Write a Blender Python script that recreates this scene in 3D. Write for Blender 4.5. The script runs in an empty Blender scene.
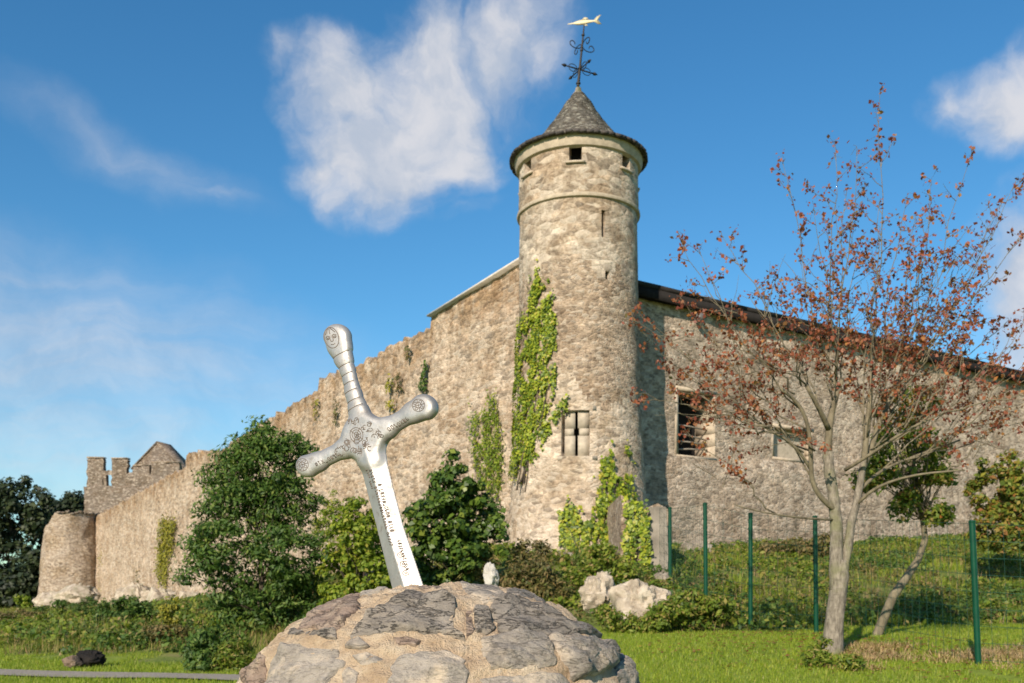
import bpy, math, random
import numpy as np
from mathutils import Vector

# ------------------------------------------------------------------ camera, sky, sun, exposure
S = bpy.context.scene
COL = S.collection
R = math.radians
F, CX, HZ, CAMH = 1000.0, 512.0, 600.0, 1.30        # focal length (px), centre, horizon row, eye height
cam_d = bpy.data.cameras.new('camera'); cam = bpy.data.objects.new('camera', cam_d); COL.objects.link(cam)
cam.location = (0, 0, CAMH); cam.rotation_euler = (R(90), 0, 0)
cam_d.sensor_width = 36; cam_d.lens = 36 * F / 1024
cam_d.shift_y = (HZ - 341.5) / 1024
cam_d.clip_end = 6000
cam_d.dof.use_dof = True; cam_d.dof.focus_distance = 4.0; cam_d.dof.aperture_fstop = 5.6
S.camera = cam
SUN_AZ, SUN_EL = 24.0, 28.0                          # light travels this far right of straight ahead
S.view_settings.view_transform = 'Standard'; S.view_settings.look = 'None'
S.view_settings.exposure = 0.45; S.view_settings.gamma = 1
sun_d = bpy.data.lights.new('sun', 'SUN'); sun = bpy.data.objects.new('sun', sun_d); COL.objects.link(sun)
sun_d.energy = 5.0; sun_d.angle = R(0.5); sun_d.color = (1.0, 0.87, 0.72)
ce, se = math.cos(R(SUN_EL)), math.sin(R(SUN_EL))
sun.rotation_euler = Vector((math.sin(R(SUN_AZ)) * ce, math.cos(R(SUN_AZ)) * ce, -se)).to_track_quat('-Z', 'Y').to_euler()
sun.location = (-30, -60, 40)

class NT:
    """small helper round a node tree"""
    def __init__(s, tree): s.t = tree; s.n = tree.nodes; s.l = tree.links
    def new(s, typ, **kw):
        nd = s.n.new(typ)
        for k, v in kw.items(): setattr(nd, k, v)
        return nd
    def put(s, sock, v):
        if isinstance(v, bpy.types.NodeSocket): s.l.new(v, sock)
        elif v is not None:
            if isinstance(v, (tuple, list)) and len(v) == 3 and len(sock.default_value) == 4: v = (*v, 1)
            sock.default_value = v
    def math(s, op, a, b=None, c=None, clamp=False):
        nd = s.new('ShaderNodeMath', operation=op, use_clamp=clamp)
        for i, v in enumerate((a, b, c)):
            if v is not None: s.put(nd.inputs[i], v)
        return nd.outputs[0]
    def mix(s, fac, a, b, mode='MIX'):
        nd = s.new('ShaderNodeMix', data_type='RGBA', blend_type=mode)
        s.put(nd.inputs[0], fac); s.put(nd.inputs[6], a); s.put(nd.inputs[7], b)
        return nd.outputs[2]
    def step(s, v, lo, hi, out0=0.0, out1=1.0):
        nd = s.new('ShaderNodeMapRange', interpolation_type='SMOOTHSTEP')
        s.put(nd.inputs[0], v); s.put(nd.inputs[1], lo); s.put(nd.inputs[2], hi); s.put(nd.inputs[3], out0); s.put(nd.inputs[4], out1)
        return nd.outputs[0]
    def ramp(s, v, stops, interp='LINEAR'):
        nd = s.new('ShaderNodeValToRGB'); cr = nd.color_ramp; cr.interpolation = interp
        while len(cr.elements) < len(stops): cr.elements.new(0.5)
        for e, (p, c) in zip(cr.elements, stops): e.position = p; e.color = (*c, 1)
        s.put(nd.inputs[0], v); return nd.outputs[0]
    def noise(s, vec, scale, detail=4, rough=0.55, dist=0.0):
        nd = s.new('ShaderNodeTexNoise')
        s.put(nd.inputs['Vector'], vec); nd.inputs['Scale'].default_value = scale
        nd.inputs['Detail'].default_value = detail; nd.inputs['Roughness'].default_value = rough; nd.inputs['Distortion'].default_value = dist
        return nd.outputs[0]
    def scale(s, vec, sc, loc=(0, 0, 0)):
        nd = s.new('ShaderNodeMapping'); s.put(nd.inputs[0], vec)
        nd.inputs['Scale'].default_value = sc; nd.inputs['Location'].default_value = loc
        return nd.outputs[0]

def build_world():
    w = bpy.data.worlds.new('World'); S.world = w; w.use_nodes = True
    g = NT(w.node_tree); g.n.clear()
    sky = g.new('ShaderNodeTexSky', sky_type='NISHITA')
    sky.sun_disc = False; sky.sun_elevation = R(SUN_EL); sky.sun_rotation = R(180 + SUN_AZ)
    sky.air_density = 1.0; sky.dust_density = 0.3; sky.ozone_density = 2.2
    tc = g.new('ShaderNodeTexCoord').outputs['Generated']
    sp = g.new('ShaderNodeSeparateXYZ'); g.put(sp.inputs[0], tc)
    x, y, z = sp.outputs
    hyp = g.math('SQRT', g.math('ADD', g.math('MULTIPLY', x, x), g.math('MULTIPLY', y, y)))
    az = g.math('ARCTAN2', x, y); el = g.math('ARCTAN2', z, hyp)
    cv = g.new('ShaderNodeCombineXYZ'); g.put(cv.inputs[0], az); g.put(cv.inputs[1], el)
    v = cv.outputs[0]
    wn = g.new('ShaderNodeTexNoise'); g.put(wn.inputs['Vector'], v); wn.inputs['Scale'].default_value = 7; wn.inputs['Detail'].default_value = 6; wn.inputs['Roughness'].default_value = .55
    wm = g.new('ShaderNodeVectorMath', operation='SUBTRACT'); g.put(wm.inputs[0], wn.outputs['Color']); wm.inputs[1].default_value = (.5, .5, .5)
    wa = g.new('ShaderNodeVectorMath', operation='MULTIPLY_ADD'); g.put(wa.inputs[0], wm.outputs[0]); wa.inputs[1].default_value = (.13, .10, 0); g.put(wa.inputs[2], v); v0 = v; v = wa.outputs[0]
    def put_cloud(px, py, rx, ry, rot, gain):
        u, t = (px - CX) / F, (HZ - py) / F
        a = math.atan(u); e = math.atan(t / math.hypot(u, 1))
        mp = g.new('ShaderNodeMapping', vector_type='TEXTURE'); g.put(mp.inputs[0], v)
        mp.inputs['Location'].default_value = (a, e, 0); mp.inputs['Rotation'].default_value = (0, 0, R(rot))
        mp.inputs['Scale'].default_value = (rx / F * .9, ry / F * .9, 1)
        ln = g.new('ShaderNodeVectorMath', operation='LENGTH'); g.put(ln.inputs[0], mp.outputs[0])
        return g.math('MULTIPLY', g.math('SUBTRACT', 1.0, ln.outputs['Value'], clamp=True), gain)
    big = g.noise(v, 12, 7, 0.58, 0.2); fine = g.noise(g.scale(v, (1, 1, 1), (3, 1, 0)), 30, 5, 0.6)
    puffs = None
    for a in [(352, 92, 90, 80, 0, 1.3), (385, 150, 120, 85, -10, 1.7), (430, 110, 130, 90, 20, 1.4), (440, 80, 80, 50, 0, 1.2), (500, 65, 105, 80, 25, 1.15), (455, 150, 75, 60, 0, 1.25), (335, 170, 60, 50, 0, 1.0), (525, 35, 80, 70, 0, .8), (425, 50, 70, 60, 0, .75), (435, 60, 95, 75, 10, 1.25),
              (350, 195, 60, 40, 0, .8), (295, 45, 45, 36, 30, .5), (460, 210, 80, 30, 10, .4), (1010, 110, 95, 60, -15, 1.15), (950, 100, 60, 45, 0, .7), (1060, 70, 90, 60, 0, .9),
              (1030, 300, 70, 130, 0, 1.5), (1080, 260, 110, 110, 0, 1.3), (1000, 250, 40, 60, 0, .8)]:
        c = put_cloud(*a); puffs = c if puffs is None else g.math('MAXIMUM', puffs, c)
    n1 = g.math('ADD', g.math('MULTIPLY', g.math('SUBTRACT', big, .5), 1.5), g.math('MULTIPLY', g.math('SUBTRACT', fine, .5), .22))
    body = g.step(g.math('ADD', puffs, g.math('MULTIPLY', n1, g.step(puffs, 0, .5))), .12, 1.08)
    streak = g.noise(g.scale(v, (1.2, 6, 1)), 5, 5, 0.6, .2)
    wisps = None
    for a in [(120, 148, 210, 34, -11, .62), (215, 183, 90, 14, -9, .6), (60, 345, 460, 140, -8, 1.1), (190, 392, 170, 36, -3, .9), (60, 440, 420, 110, 0, 1.1), (50, 485, 140, 34, 0, 1.6), (20, 470, 90, 20, 0, .9)]:
        c = put_cloud(*a); wisps = c if wisps is None else g.math('MAXIMUM', wisps, c)
    wisp = g.math('MULTIPLY', g.step(wisps, 0, 1.0), g.step(streak, .28, .75, .45, 1.0))
    back = g.step(g.noise(g.scale(v, (1, 2.2, 1), (5, 3, 0)), 2.2, 7, .6, .4), .55, .75)       # clouds elsewhere in the sky
    back = g.math('MULTIPLY', back, g.step(g.math('ABSOLUTE', az), .62, 1.0))
    dens = g.math('MAXIMUM', g.math('MULTIPLY', body, .9), g.math('MAXIMUM', g.math('MULTIPLY', wisp, .58), g.math('MULTIPLY', back, .3)))
    hs = g.new('ShaderNodeHueSaturation'); g.put(hs.inputs['Color'], sky.outputs[0])
    hs.inputs['Hue'].default_value = .5; hs.inputs['Saturation'].default_value = SKY_SAT; hs.inputs['Value'].default_value = SKY_VAL
    skyc = g.mix(1.0, hs.outputs[0], SKY_TINT, 'MULTIPLY')
    shade = g.step(g.math('ADD', big, g.math('MULTIPLY', g.math('SUBTRACT', fine, .5), .5)), .3, .68)
    cc = g.mix(shade, CLOUD_DARK, CLOUD_LIGHT)
    out = g.mix(dens, skyc, cc)
    bg = g.new('ShaderNodeBackground'); g.put(bg.inputs[0], out); bg.inputs[1].default_value = 0.078
    wo = g.new('ShaderNodeOutputWorld'); g.l.new(bg.outputs[0], wo.inputs[0])
SKY_SAT, SKY_VAL, SKY_TINT = 1.27, 1.22, (.86, 1.13, 1.13)
CLOUD_DARK, CLOUD_LIGHT = (4.9, 5.4, 6.3), (7.2, 7.1, 7.3)
build_world()

# ------------------------------------------------------------------ helpers
rng = np.random.default_rng(7); random.seed(7)

def nz(P, sc=1.0, seed=0, oct=3):
    """smooth pseudo noise, about -1..1, vectorised"""
    r = np.random.default_rng(seed + 1000); P = np.asarray(P, float) * sc; out = np.zeros(P.shape[:-1]); amp = 1.0; tot = 0
    for o in range(oct):
        for k in range(4):
            d = r.normal(size=3); d *= (0.7 + .6 * r.random()) / np.linalg.norm(d)
            w = r.normal(size=3); w *= .9 / np.linalg.norm(w)
            out += amp * .5 * np.sin(P @ d * 2.2 + r.random() * 6.28 + 1.3 * np.sin(P @ w * 1.7 + r.random() * 6.28))
        tot += amp; amp *= .55; P = P * 2.03
    return out / tot

def px2(px, py, Y):
    return np.array([(px - CX) / F * Y, Y, CAMH + (HZ - py) / F * Y])

def tag(o, label=None, cat=None, group=None, kind=None):
    if label: o['label'] = label
    if cat: o['category'] = cat
    if group: o['group'] = group
    if kind: o['kind'] = kind
    return o

def empty(name, loc, label=None, cat=None, group=None, kind=None):
    o = bpy.data.objects.new(name, None); COL.objects.link(o); o.location = loc; o.empty_display_size = .3
    return tag(o, label, cat, group, kind)

def np_mesh(name, V, faces):
    V = np.asarray(V, np.float32).reshape(-1, 3)
    me = bpy.data.meshes.new(name); me.vertices.add(len(V)); me.vertices.foreach_set('co', V.ravel())
    idx, start, tot, s = [], [], [], 0
    for f in faces:
        f = np.asarray(f, np.int32)
        if f.size == 0: continue
        n, k = f.shape; idx.append(f.ravel()); start.append(s + np.arange(n) * k); tot.append(np.full(n, k)); s += n * k
    idx = np.concatenate(idx); start = np.concatenate(start).astype(np.int32)
    me.loops.add(len(idx)); me.loops.foreach_set('vertex_index', idx)
    me.polygons.add(len(start)); me.polygons.foreach_set('loop_start', start)
    me.update(calc_edges=True); me.validate()
    return me

def link(name, me, mat, parent=None, smooth=False, angle=None):
    """link a mesh given in world coordinates (minus an unrotated parent's location)"""
    o = bpy.data.objects.new(name, me); COL.objects.link(o)
    if mat: me.materials.append(mat)
    if parent is not None:
        o.parent = parent
        p = parent; off = Vector((0, 0, 0))
        while p is not None: off += p.location; p = p.parent
        me.transform(__import__('mathutils').Matrix.Translation(-off))
    if smooth:
        me.polygons.foreach_set('use_smooth', [True] * len(me.polygons))
        if angle: me.set_sharp_from_angle(angle=R(angle))
    return o

class MB:
    """collects shapes into one mesh"""
    def __init__(s): s.V = []; s.F = {}; s.n = 0
    def add(s, V, *faces):
        V = np.asarray(V, float).reshape(-1, 3)
        for f in faces:
            f = np.asarray(f, int)
            if f.size: s.F.setdefault(f.shape[1], []).append(f + s.n)
        s.V.append(V); s.n += len(V)
    def box(s, c, size, rz=0, jit=0):
        c = np.asarray(c, float); h = np.asarray(size, float) / 2
        v = np.array([[x, y, z] for z in (-1, 1) for y in (-1, 1) for x in (-1, 1)]) * h
        if jit: v += rng.normal(size=v.shape) * jit
        ca, sa = math.cos(rz), math.sin(rz)
        v = np.stack([v[:, 0] * ca - v[:, 1] * sa, v[:, 0] * sa + v[:, 1] * ca, v[:, 2]], 1) + c
        s.add(v, [[0, 2, 3, 1], [4, 5, 7, 6], [0, 1, 5, 4], [2, 6, 7, 3], [0, 4, 6, 2], [1, 3, 7, 5]])
    def prism(s, A, B):
        """two matching rings of points (n x 3) joined, ends closed"""
        n = len(A); i = np.arange(n); j = (i + 1) % n
        s.add(np.vstack([A, B]), np.stack([i, j, j + n, i + n], 1), [list(range(n))[::-1]], [list(range(n, 2 * n))])
    def tube(s, pts, rad, k=6, cap=True):
        P = np.asarray(pts, float); n = len(P); rad = np.broadcast_to(np.asarray(rad, float), (n,))
        T = np.gradient(P, axis=0); T /= np.linalg.norm(T, axis=1)[:, None] + 1e-12
        ref = np.array([0, 0, 1.0]) if abs(T[0][2]) < .9 else np.array([1.0, 0, 0])
        U = np.cross(ref, T[0]); U /= np.linalg.norm(U); rings = []
        a = np.arange(k) * 2 * np.pi / k
        for i in range(n):
            U = U - T[i] * (U @ T[i]); U /= np.linalg.norm(U) + 1e-12; W = np.cross(T[i], U)
            rings.append(P[i] + rad[i] * (np.cos(a)[:, None] * U + np.sin(a)[:, None] * W))
        V = np.vstack(rings); ii = np.arange(n - 1)[:, None] * k; kk = np.arange(k)[None]
        q = np.stack([ii + kk, ii + (kk + 1) % k, ii + k + (kk + 1) % k, ii + k + kk], -1).reshape(-1, 4)
        f = [q]
        if cap: f += [[list(range(k))[::-1]], [list(range((n - 1) * k, n * k))]]
        s.add(V, *f)
    def lathe(s, prof, c, k=64, a0=0, a1=2 * math.pi, noise=0, nsc=1.0, seed=0):
        prof = np.asarray(prof, float); full = abs(a1 - a0 - 2 * math.pi) < 1e-6
        a = np.linspace(a0, a1, k, endpoint=not full)
        V = np.stack([prof[:, 0][:, None] * np.cos(a) + c[0], prof[:, 0][:, None] * np.sin(a) + c[1], np.repeat(prof[:, 1][:, None], k, 1) + (c[2] if len(c) > 2 else 0)], -1)
        if noise:
            d = nz(V, nsc, seed) * noise; V[..., 0] += d * np.cos(a); V[..., 1] += d * np.sin(a)
        n = len(prof); kk = np.arange(k if full else k - 1); ii = np.arange(n - 1)[:, None] * k
        s.add(V, np.stack([ii + kk, ii + (kk + 1) % k, ii + k + (kk + 1) % k, ii + k + kk], -1).reshape(-1, 4))
    def quads(s, V4):
        V4 = np.asarray(V4, float); n = len(V4)
        s.add(V4.reshape(-1, 3), np.arange(n * V4.shape[1]).reshape(n, V4.shape[1]))
    def build(s, name, mat, parent=None, smooth=False, angle=None):
        V = np.vstack(s.V); return link(name, np_mesh(name, V, [np.vstack(f) for f in s.F.values()]), mat, parent, smooth, angle)

# ------------------------------------------------------------------ materials
def new_mat(name):
    m = bpy.data.materials.new(name); m.use_nodes = True; g = NT(m.node_tree); g.n.clear()
    out = g.new('ShaderNodeOutputMaterial'); b = g.new('ShaderNodeBsdfPrincipled'); g.l.new(b.outputs[0], out.inputs[0])
    b.inputs['Roughness'].default_value = .9; b.inputs['Specular IOR Level'].default_value = .25
    g.b = b; g.out = out; return m, g

def bump(g, h, strength, dist):
    nd = g.new('ShaderNodeBump'); nd.inputs['Strength'].default_value = strength; nd.inputs['Distance'].default_value = dist
    g.put(nd.inputs['Height'], h); g.l.new(nd.outputs[0], g.b.inputs['Normal'])

def plain(name, c, rough=.6, metal=0, var=.12, nsc=8, bmp=0):
    m, g = new_mat(name); tc = g.new('ShaderNodeTexCoord').outputs['Object']
    n = g.noise(tc, nsc, 5); lo = tuple(x * (1 - var) for x in c); hi = tuple(min(1, x * (1 + var)) for x in c)
    g.put(g.b.inputs['Base Color'], g.ramp(n, [(.3, lo), (.7, hi)])); g.b.inputs['Roughness'].default_value = rough; g.b.inputs['Metallic'].default_value = metal
    if bmp: bump(g, n, .6, bmp)
    return m

def stone(name, cols, mortar, size=(.45, .45, .22), gap=.06, bumpd=.04, stain=(.72, .62, .5), stain_amt=.6, lichen=.35, streak=.5, joint=.7, offs=(0, 0, 0), lichen_c=(.58, .50, .40)):
    """rubble masonry: irregular stones in pale mortar, weather stains, run-off streaks and lichen"""
    m, g = new_mat(name); tc = g.new('ShaderNodeTexCoord').outputs['Object']
    tc = g.scale(tc, (1, 1, 1), offs)
    wob = g.new('ShaderNodeTexNoise'); g.put(wob.inputs['Vector'], tc); wob.inputs['Scale'].default_value = 2.2; wob.inputs['Detail'].default_value = 3
    wv = g.new('ShaderNodeVectorMath', operation='MULTIPLY_ADD'); g.put(wv.inputs[0], wob.outputs['Color']); wv.inputs[1].default_value = (.2, .2, .13); g.put(wv.inputs[2], tc)
    sv = g.scale(wv.outputs[0], tuple(1 / (s * .54) for s in size))
    vo = g.new('ShaderNodeTexVoronoi'); g.put(vo.inputs['Vector'], sv); vo.inputs['Scale'].default_value = 1; vo.inputs['Randomness'].default_value = .85
    ve = g.new('ShaderNodeTexVoronoi', feature='DISTANCE_TO_EDGE'); g.put(ve.inputs['Vector'], sv); ve.inputs['Scale'].default_value = 1; ve.inputs['Randomness'].default_value = .85
    sc = g.new('ShaderNodeSeparateColor'); g.put(sc.inputs[0], vo.outputs['Color'])
    n = len(cols); base = g.ramp(sc.outputs[0], [(i / max(1, n - 1) * .9 + .05, c) for i, c in enumerate(cols)])
    grain = g.noise(tc, 8, 6, .7); base = g.mix(g.step(grain, .4, .66, .0, .85), base, g.mix(1.0, base, (.52, .49, .46), 'MULTIPLY')); base = g.mix(1.0, base, (1.14, 1.14, 1.14), 'MULTIPLY')
    edge = g.math('ADD', ve.outputs['Distance'], g.math('MULTIPLY', g.math('SUBTRACT', grain, .5), .16))
    jo = g.step(edge, gap * .4, gap * 1.8, 1, 0); patch = g.step(g.noise(tc, .9, 4), .3, .62)       # pointing is smeared over some stones
    base = g.mix(g.math('MULTIPLY', jo, joint), base, mortar)
    smear = g.math('MULTIPLY', g.step(g.noise(tc, 1.7, 6, .6), .48, .7), patch)
    base = g.mix(g.math('MULTIPLY', smear, .4), base, mortar)
    mid = g.noise(g.scale(tc, (1, 1, 1.5), (2, 6, 4)), 2.6, 8, .68, .4)
    base = g.mix(1.0, base, g.ramp(mid, [(.27, (.36, .335, .31)), (.41, (.80, .78, .75)), (.55, (1.06, 1.05, 1.04)), (.70, (1.55, 1.52, 1.48))]), 'MULTIPLY')
    st = g.step(g.noise(g.scale(tc, (1, 1, 1), (4, 2, 9)), .5, 8, .68, .4), .42, .62)
    base = g.mix(g.math('MULTIPLY', st, stain_amt), base, g.mix(1.0, base, stain, 'MULTIPLY'))
    dr = g.step(g.noise(g.scale(tc, (1.3, 1.3, .12)), 1.0, 6, .65), .5, .78)
    base = g.mix(g.math('MULTIPLY', dr, streak), base, g.mix(1.0, base, (.5, .46, .4), 'MULTIPLY'))
    li = g.step(g.noise(g.scale(tc, (1, 1, 1), (7, 7, 1)), 3.2, 7, .7), .60, .70)
    base = g.mix(g.math('MULTIPLY', li, lichen), base, lichen_c)
    pc = g.step(sc.outputs[1], .80, .86); base = g.mix(g.math('MULTIPLY', pc, .38), base, lichen_c)
    dc = g.step(sc.outputs[2], .84, .90); base = g.mix(g.math('MULTIPLY', dc, .5), base, (.13, .105, .08))
    dk = g.step(g.noise(g.scale(tc, (1, 1, 1.6), (1, 5, 3)), 2.6, 7, .7), .60, .68)
    base = g.mix(g.math('MULTIPLY', dk, .55), base, (.10, .085, .065))
    at = g.new('ShaderNodeAttribute'); at.attribute_name = 'top_growth'
    base = g.mix(g.math('MULTIPLY', at.outputs['Fac'], g.step(g.noise(g.scale(tc, (1, 1, .6)), 1.3, 6, .65), .38, .62, .15, .85)), base, g.mix(1.0, base, (.58, .45, .30), 'MULTIPLY'))
    g.put(g.b.inputs['Base Color'], base)
    h = g.math('ADD', g.math('MULTIPLY', g.step(edge, 0, .25), .35), g.math('ADD', g.math('MULTIPLY', grain, .8), g.math('MULTIPLY', mid, 1.1))); bump(g, h, .9, bumpd * 1.3)
    return m

def leafy(name, stops, trans=.35, rough=.55, trans_tint=(1.15, 1.25, .55)):
    """leaf: each leaf has a colour of its own, light passes through it"""
    m, g = new_mat(name)
    geo = g.new('ShaderNodeNewGeometry'); c = g.ramp(geo.outputs['Random Per Island'], stops)
    tcn = g.noise(g.new('ShaderNodeTexCoord').outputs['Object'], .8, 3)
    c = g.mix(g.step(tcn, .3, .7, 0, .35), c, g.mix(1.0, c, (1.35, 1.2, .8), 'MULTIPLY'))
    g.put(g.b.inputs['Base Color'], c); g.b.inputs['Roughness'].default_value = rough; g.b.inputs['Specular IOR Level'].default_value = .3
    tr = g.new('ShaderNodeBsdfTranslucent'); g.put(tr.inputs[0], g.mix(1.0, c, trans_tint, 'MULTIPLY'))
    mx = g.new('ShaderNodeMixShader'); mx.inputs[0].default_value = trans
    g.l.new(g.b.outputs[0], mx.inputs[1]); g.l.new(tr.outputs[0], mx.inputs[2]); g.l.new(mx.outputs[0], g.out.inputs[0])
    return m

def bark(name, a, b, c=None, nsc=5):
    m, g = new_mat(name); tc = g.new('ShaderNodeTexCoord').outputs['Object']
    n = g.noise(g.scale(tc, (2, 2, .7)), nsc, 6, .65); n2 = g.noise(tc, 1.5, 4)
    col = g.ramp(n, [(.3, a), (.68, b)])
    if c: col = g.mix(g.step(n2, .48, .62, 0, .7), col, c)
    bands = g.step(g.noise(g.scale(tc, (3, 3, 26)), 1.0, 3), .58, .7); col = g.mix(g.math('MULTIPLY', bands, .35), col, a)
    g.put(g.b.inputs['Base Color'], col); bump(g, n, .8, .02); return m

M = {}
M['left_wall'] = stone('left_wall_stone', [(0.312, 0.241, 0.171), (0.493, 0.384, 0.283), (0.399, 0.304, 0.222), (0.549, 0.447, 0.342), (0.341, 0.277, 0.214)], (0.531, 0.428, 0.329), (.95, .95, .26), .08, .04, (.64, .56, .46), .65, .5, .7, .6)
M['right_wall'] = stone('right_wall_stone', [(0.252, 0.201, 0.153), (0.432, 0.350, 0.269), (0.312, 0.258, 0.203), (0.503, 0.412, 0.319), (0.362, 0.297, 0.232)], (0.454, 0.369, 0.287), (.5, .5, .22), .09, .04, (.58, .53, .46), .65, .55, .6, .6)
M['tower'] = stone('tower_stone', [(0.205, 0.159, 0.119), (0.373, 0.283, 0.203), (0.260, 0.212, 0.161), (0.466, 0.360, 0.262), (0.299, 0.229, 0.169)], (0.438, 0.345, 0.254), (.34, .34, .17), .10, .04, (.60, .53, .45), .65, .6, .5, .6, (3, 0, 0))
M['tower_top'] = stone('tower_top_stone', [(.27, .22, .165), (.46, .39, .305), (.36, .30, .235), (.53, .455, .365), (.32, .265, .205)], (.46, .395, .315), (.75, .75, .36), .05, .03, (.66, .55, .44), .75, .45, .5, .55, (9, 0, 0))
M['tower_base'] = stone('tower_base_stone', [(0.392, 0.314, 0.231), (0.499, 0.407, 0.312), (0.427, 0.339, 0.255), (0.535, 0.450, 0.353)], (0.535, 0.450, 0.353), (.5, .5, .24), .12, .04, (.64, .57, .47), .65, .45, .65, .5, (5, 0, 0))
M['bastion'] = stone('bastion_stone', [(0.253, 0.197, 0.149), (0.404, 0.328, 0.257), (0.320, 0.255, 0.199), (0.455, 0.378, 0.306)], (0.422, 0.353, 0.282), (.5, .5, .24), .08, .06, (.72, .64, .5), .7, .5, .6, .5, (2, 3, 0))
M['old_keep'] = stone('old_keep_stone', [(0.138, 0.113, 0.089), (0.230, 0.186, 0.148), (0.178, 0.141, 0.114), (0.265, 0.221, 0.177)], (0.242, 0.198, 0.160), (.5, .5, .25), .08, .06, (.7, .62, .5), .7, .4, .5, .5, (1, 8, 0))
M['dressed'] = plain('dressed_limestone', (.40, .33, .245), .85, 0, .22, 5, .02)
M['pale_stone'] = plain('pale_coping_stone', (.50, .455, .40), .85, 0, .25, 3, .02)
M['pier_stone'] = plain('grey_pier_stone', (.24, .21, .17), .9, 0, .3, 3, .03)
M['frame_stone'] = plain('weathered_frame_stone', (.40, .34, .26), .9, 0, .2, 6, .01)
M['hole'] = plain('interior_shade', (.012, .011, .010), .95, 0, .2, 3)  # near-black colour stands in for the unlit space behind openings
M['black_wood'] = plain('tarred_timber', (.013, .011, .010), .85, 0, .3, 4, .01)
M['slate'] = stone('roof_slate', [(0.079, 0.072, 0.065), (0.137, 0.126, 0.115), (0.101, 0.094, 0.083), (0.180, 0.166, 0.151)], (0.065, 0.061, 0.054), (.22, .22, .13), .05, .03, (.8, .72, .6), .5, .45, .3, .6, (0, 4, 0), (.42, .40, .34))
M['dark_slate'] = plain('weathered_dark_slate', (.055, .047, .042), .75, 0, .35, 2.5, .02)
M['black_slate'] = plain('black_slate', (.020, .017, .015), .85, 0, .4, 2.5, .02)
M['iron'] = plain('wrought_iron', (.03, .028, .027), .55, .3, .2, 6)
M['gilt'] = plain('gilded_metal', (.50, .43, .28), .55, .25, .1, 6)
M['green_paint'] = plain('dark_green_paint', (.003, .048, .024), .38, 0, .15, 6)
M['wire'] = plain('green_wire', (.02, .075, .055), .5, .2, .15, 6)
M['grey_wood'] = plain('weathered_timber', (.30, .26, .21), .85, 0, .2, 5, .01)
M['lamp_glass'] = plain('lamp_grey_plastic', (.11, .105, .10), .4, 0, .1, 5)

def rock_mat(name, a, b, c, moss=.3):
    m, g = new_mat(name); tc = g.new('ShaderNodeTexCoord').outputs['Object']
    n = g.noise(tc, 2.5, 7, .65, .4); n2 = g.noise(tc, 9, 6, .7)
    col = g.ramp(n, [(.3, a), (.5, b), (.72, c)]); col = g.mix(g.step(n2, .55, .7, 0, .5), col, a)
    col = g.mix(g.math('MULTIPLY', g.step(g.noise(g.scale(tc, (1, 1, 1), (3, 3, 3)), 1.3, 5), .5, .68), moss), col, (.09, .12, .03))
    g.put(g.b.inputs['Base Color'], col); bump(g, g.math('ADD', n, g.math('MULTIPLY', n2, .5)), 1.0, .08); return m
M['limestone'] = rock_mat('white_limestone', (.12, .10, .075), (.27, .23, .18), (.43, .38, .315), .7)
M['crag'] = rock_mat('cream_crag', (.20, .16, .115), (.42, .35, .265), (.58, .51, .41), .3)
M['chalk'] = rock_mat('white_marker_stone', (.30, .275, .24), (.46, .43, .385), (.56, .53, .48), .1)
M['dark_rock'] = rock_mat('dark_boulder', (.007, .006, .006), (.014, .012, .011), (.03, .024, .02), .0)
M['brown_rock'] = rock_mat('brown_rock', (.08, .055, .04), (.17, .12, .085), (.26, .19, .14), .1)

def mortar_mat():
    m, g = new_mat('sandy_mortar'); tc = g.new('ShaderNodeTexCoord').outputs['Object']
    n = g.noise(tc, 7, 7, .65); f = g.noise(tc, 120, 4, .7); p = g.noise(g.scale(tc, (1, 1, 1), (3, 1, 2)), 16, 5, .7)
    col = g.ramp(n, [(.3, (.44, .30, .185)), (.5, (.60, .45, .30)), (.72, (.74, .61, .45))])
    col = g.mix(g.step(f, .55, .75, 0, .55), col, (.32, .21, .125)); col = g.mix(g.step(p, .6, .72, 0, .5), col, (.72, .63, .5))
    g.put(g.b.inputs['Base Color'], col); bump(g, g.math('ADD', g.math('MULTIPLY', n, 2.0), g.math('ADD', f, g.math('MULTIPLY', p, 2.0))), 1.0, .02); return m
M['mortar'] = mortar_mat()

def cobble_mat(name, a, b, patch=.5, layers=0.6):
    """dull mortar-smeared field stone"""
    m, g = new_mat(name); tc = g.new('ShaderNodeTexCoord').outputs['Object']
    n = g.noise(tc, 9, 8, .68, .5); f = g.noise(g.scale(tc, (1, 1, 2.5)), 45, 6, .7); p = g.noise(g.scale(tc, (1, 1, 1), (3, 9, 2)), 7, 6, .62)
    col = g.ramp(n, [(.28, a), (.7, b)]); col = g.mix(g.step(f, .52, .72, 0, .6), col, tuple(x * .35 for x in a))
    sp = g.noise(tc, 150, 3, .6); col = g.mix(g.step(sp, .66, .74, 0, .7), col, (.6, .55, .48))
    col = g.mix(g.math('MULTIPLY', g.step(p, .47, .64), patch), col, (.58, .47, .35))
    g.put(g.b.inputs['Base Color'], col); g.b.inputs['Roughness'].default_value = .8
    lay = g.noise(g.scale(tc, (1, 1, 3.2), (1, 2, 3)), 8, 8, .66, .3)
    col2 = g.step(g.math('ABSOLUTE', g.math('SUBTRACT', lay, .5)), .0, .022, layers * .7, 0); g.put(g.b.inputs['Base Color'], g.mix(col2, col, tuple(x * .3 for x in a)))
    h = g.math('ADD', g.math('MULTIPLY', n, 1.8), g.math('ADD', f, g.math('MULTIPLY', g.step(lay, .47, .53), layers * 1.0)))
    bump(g, h, 1.0, .014); return m
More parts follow.
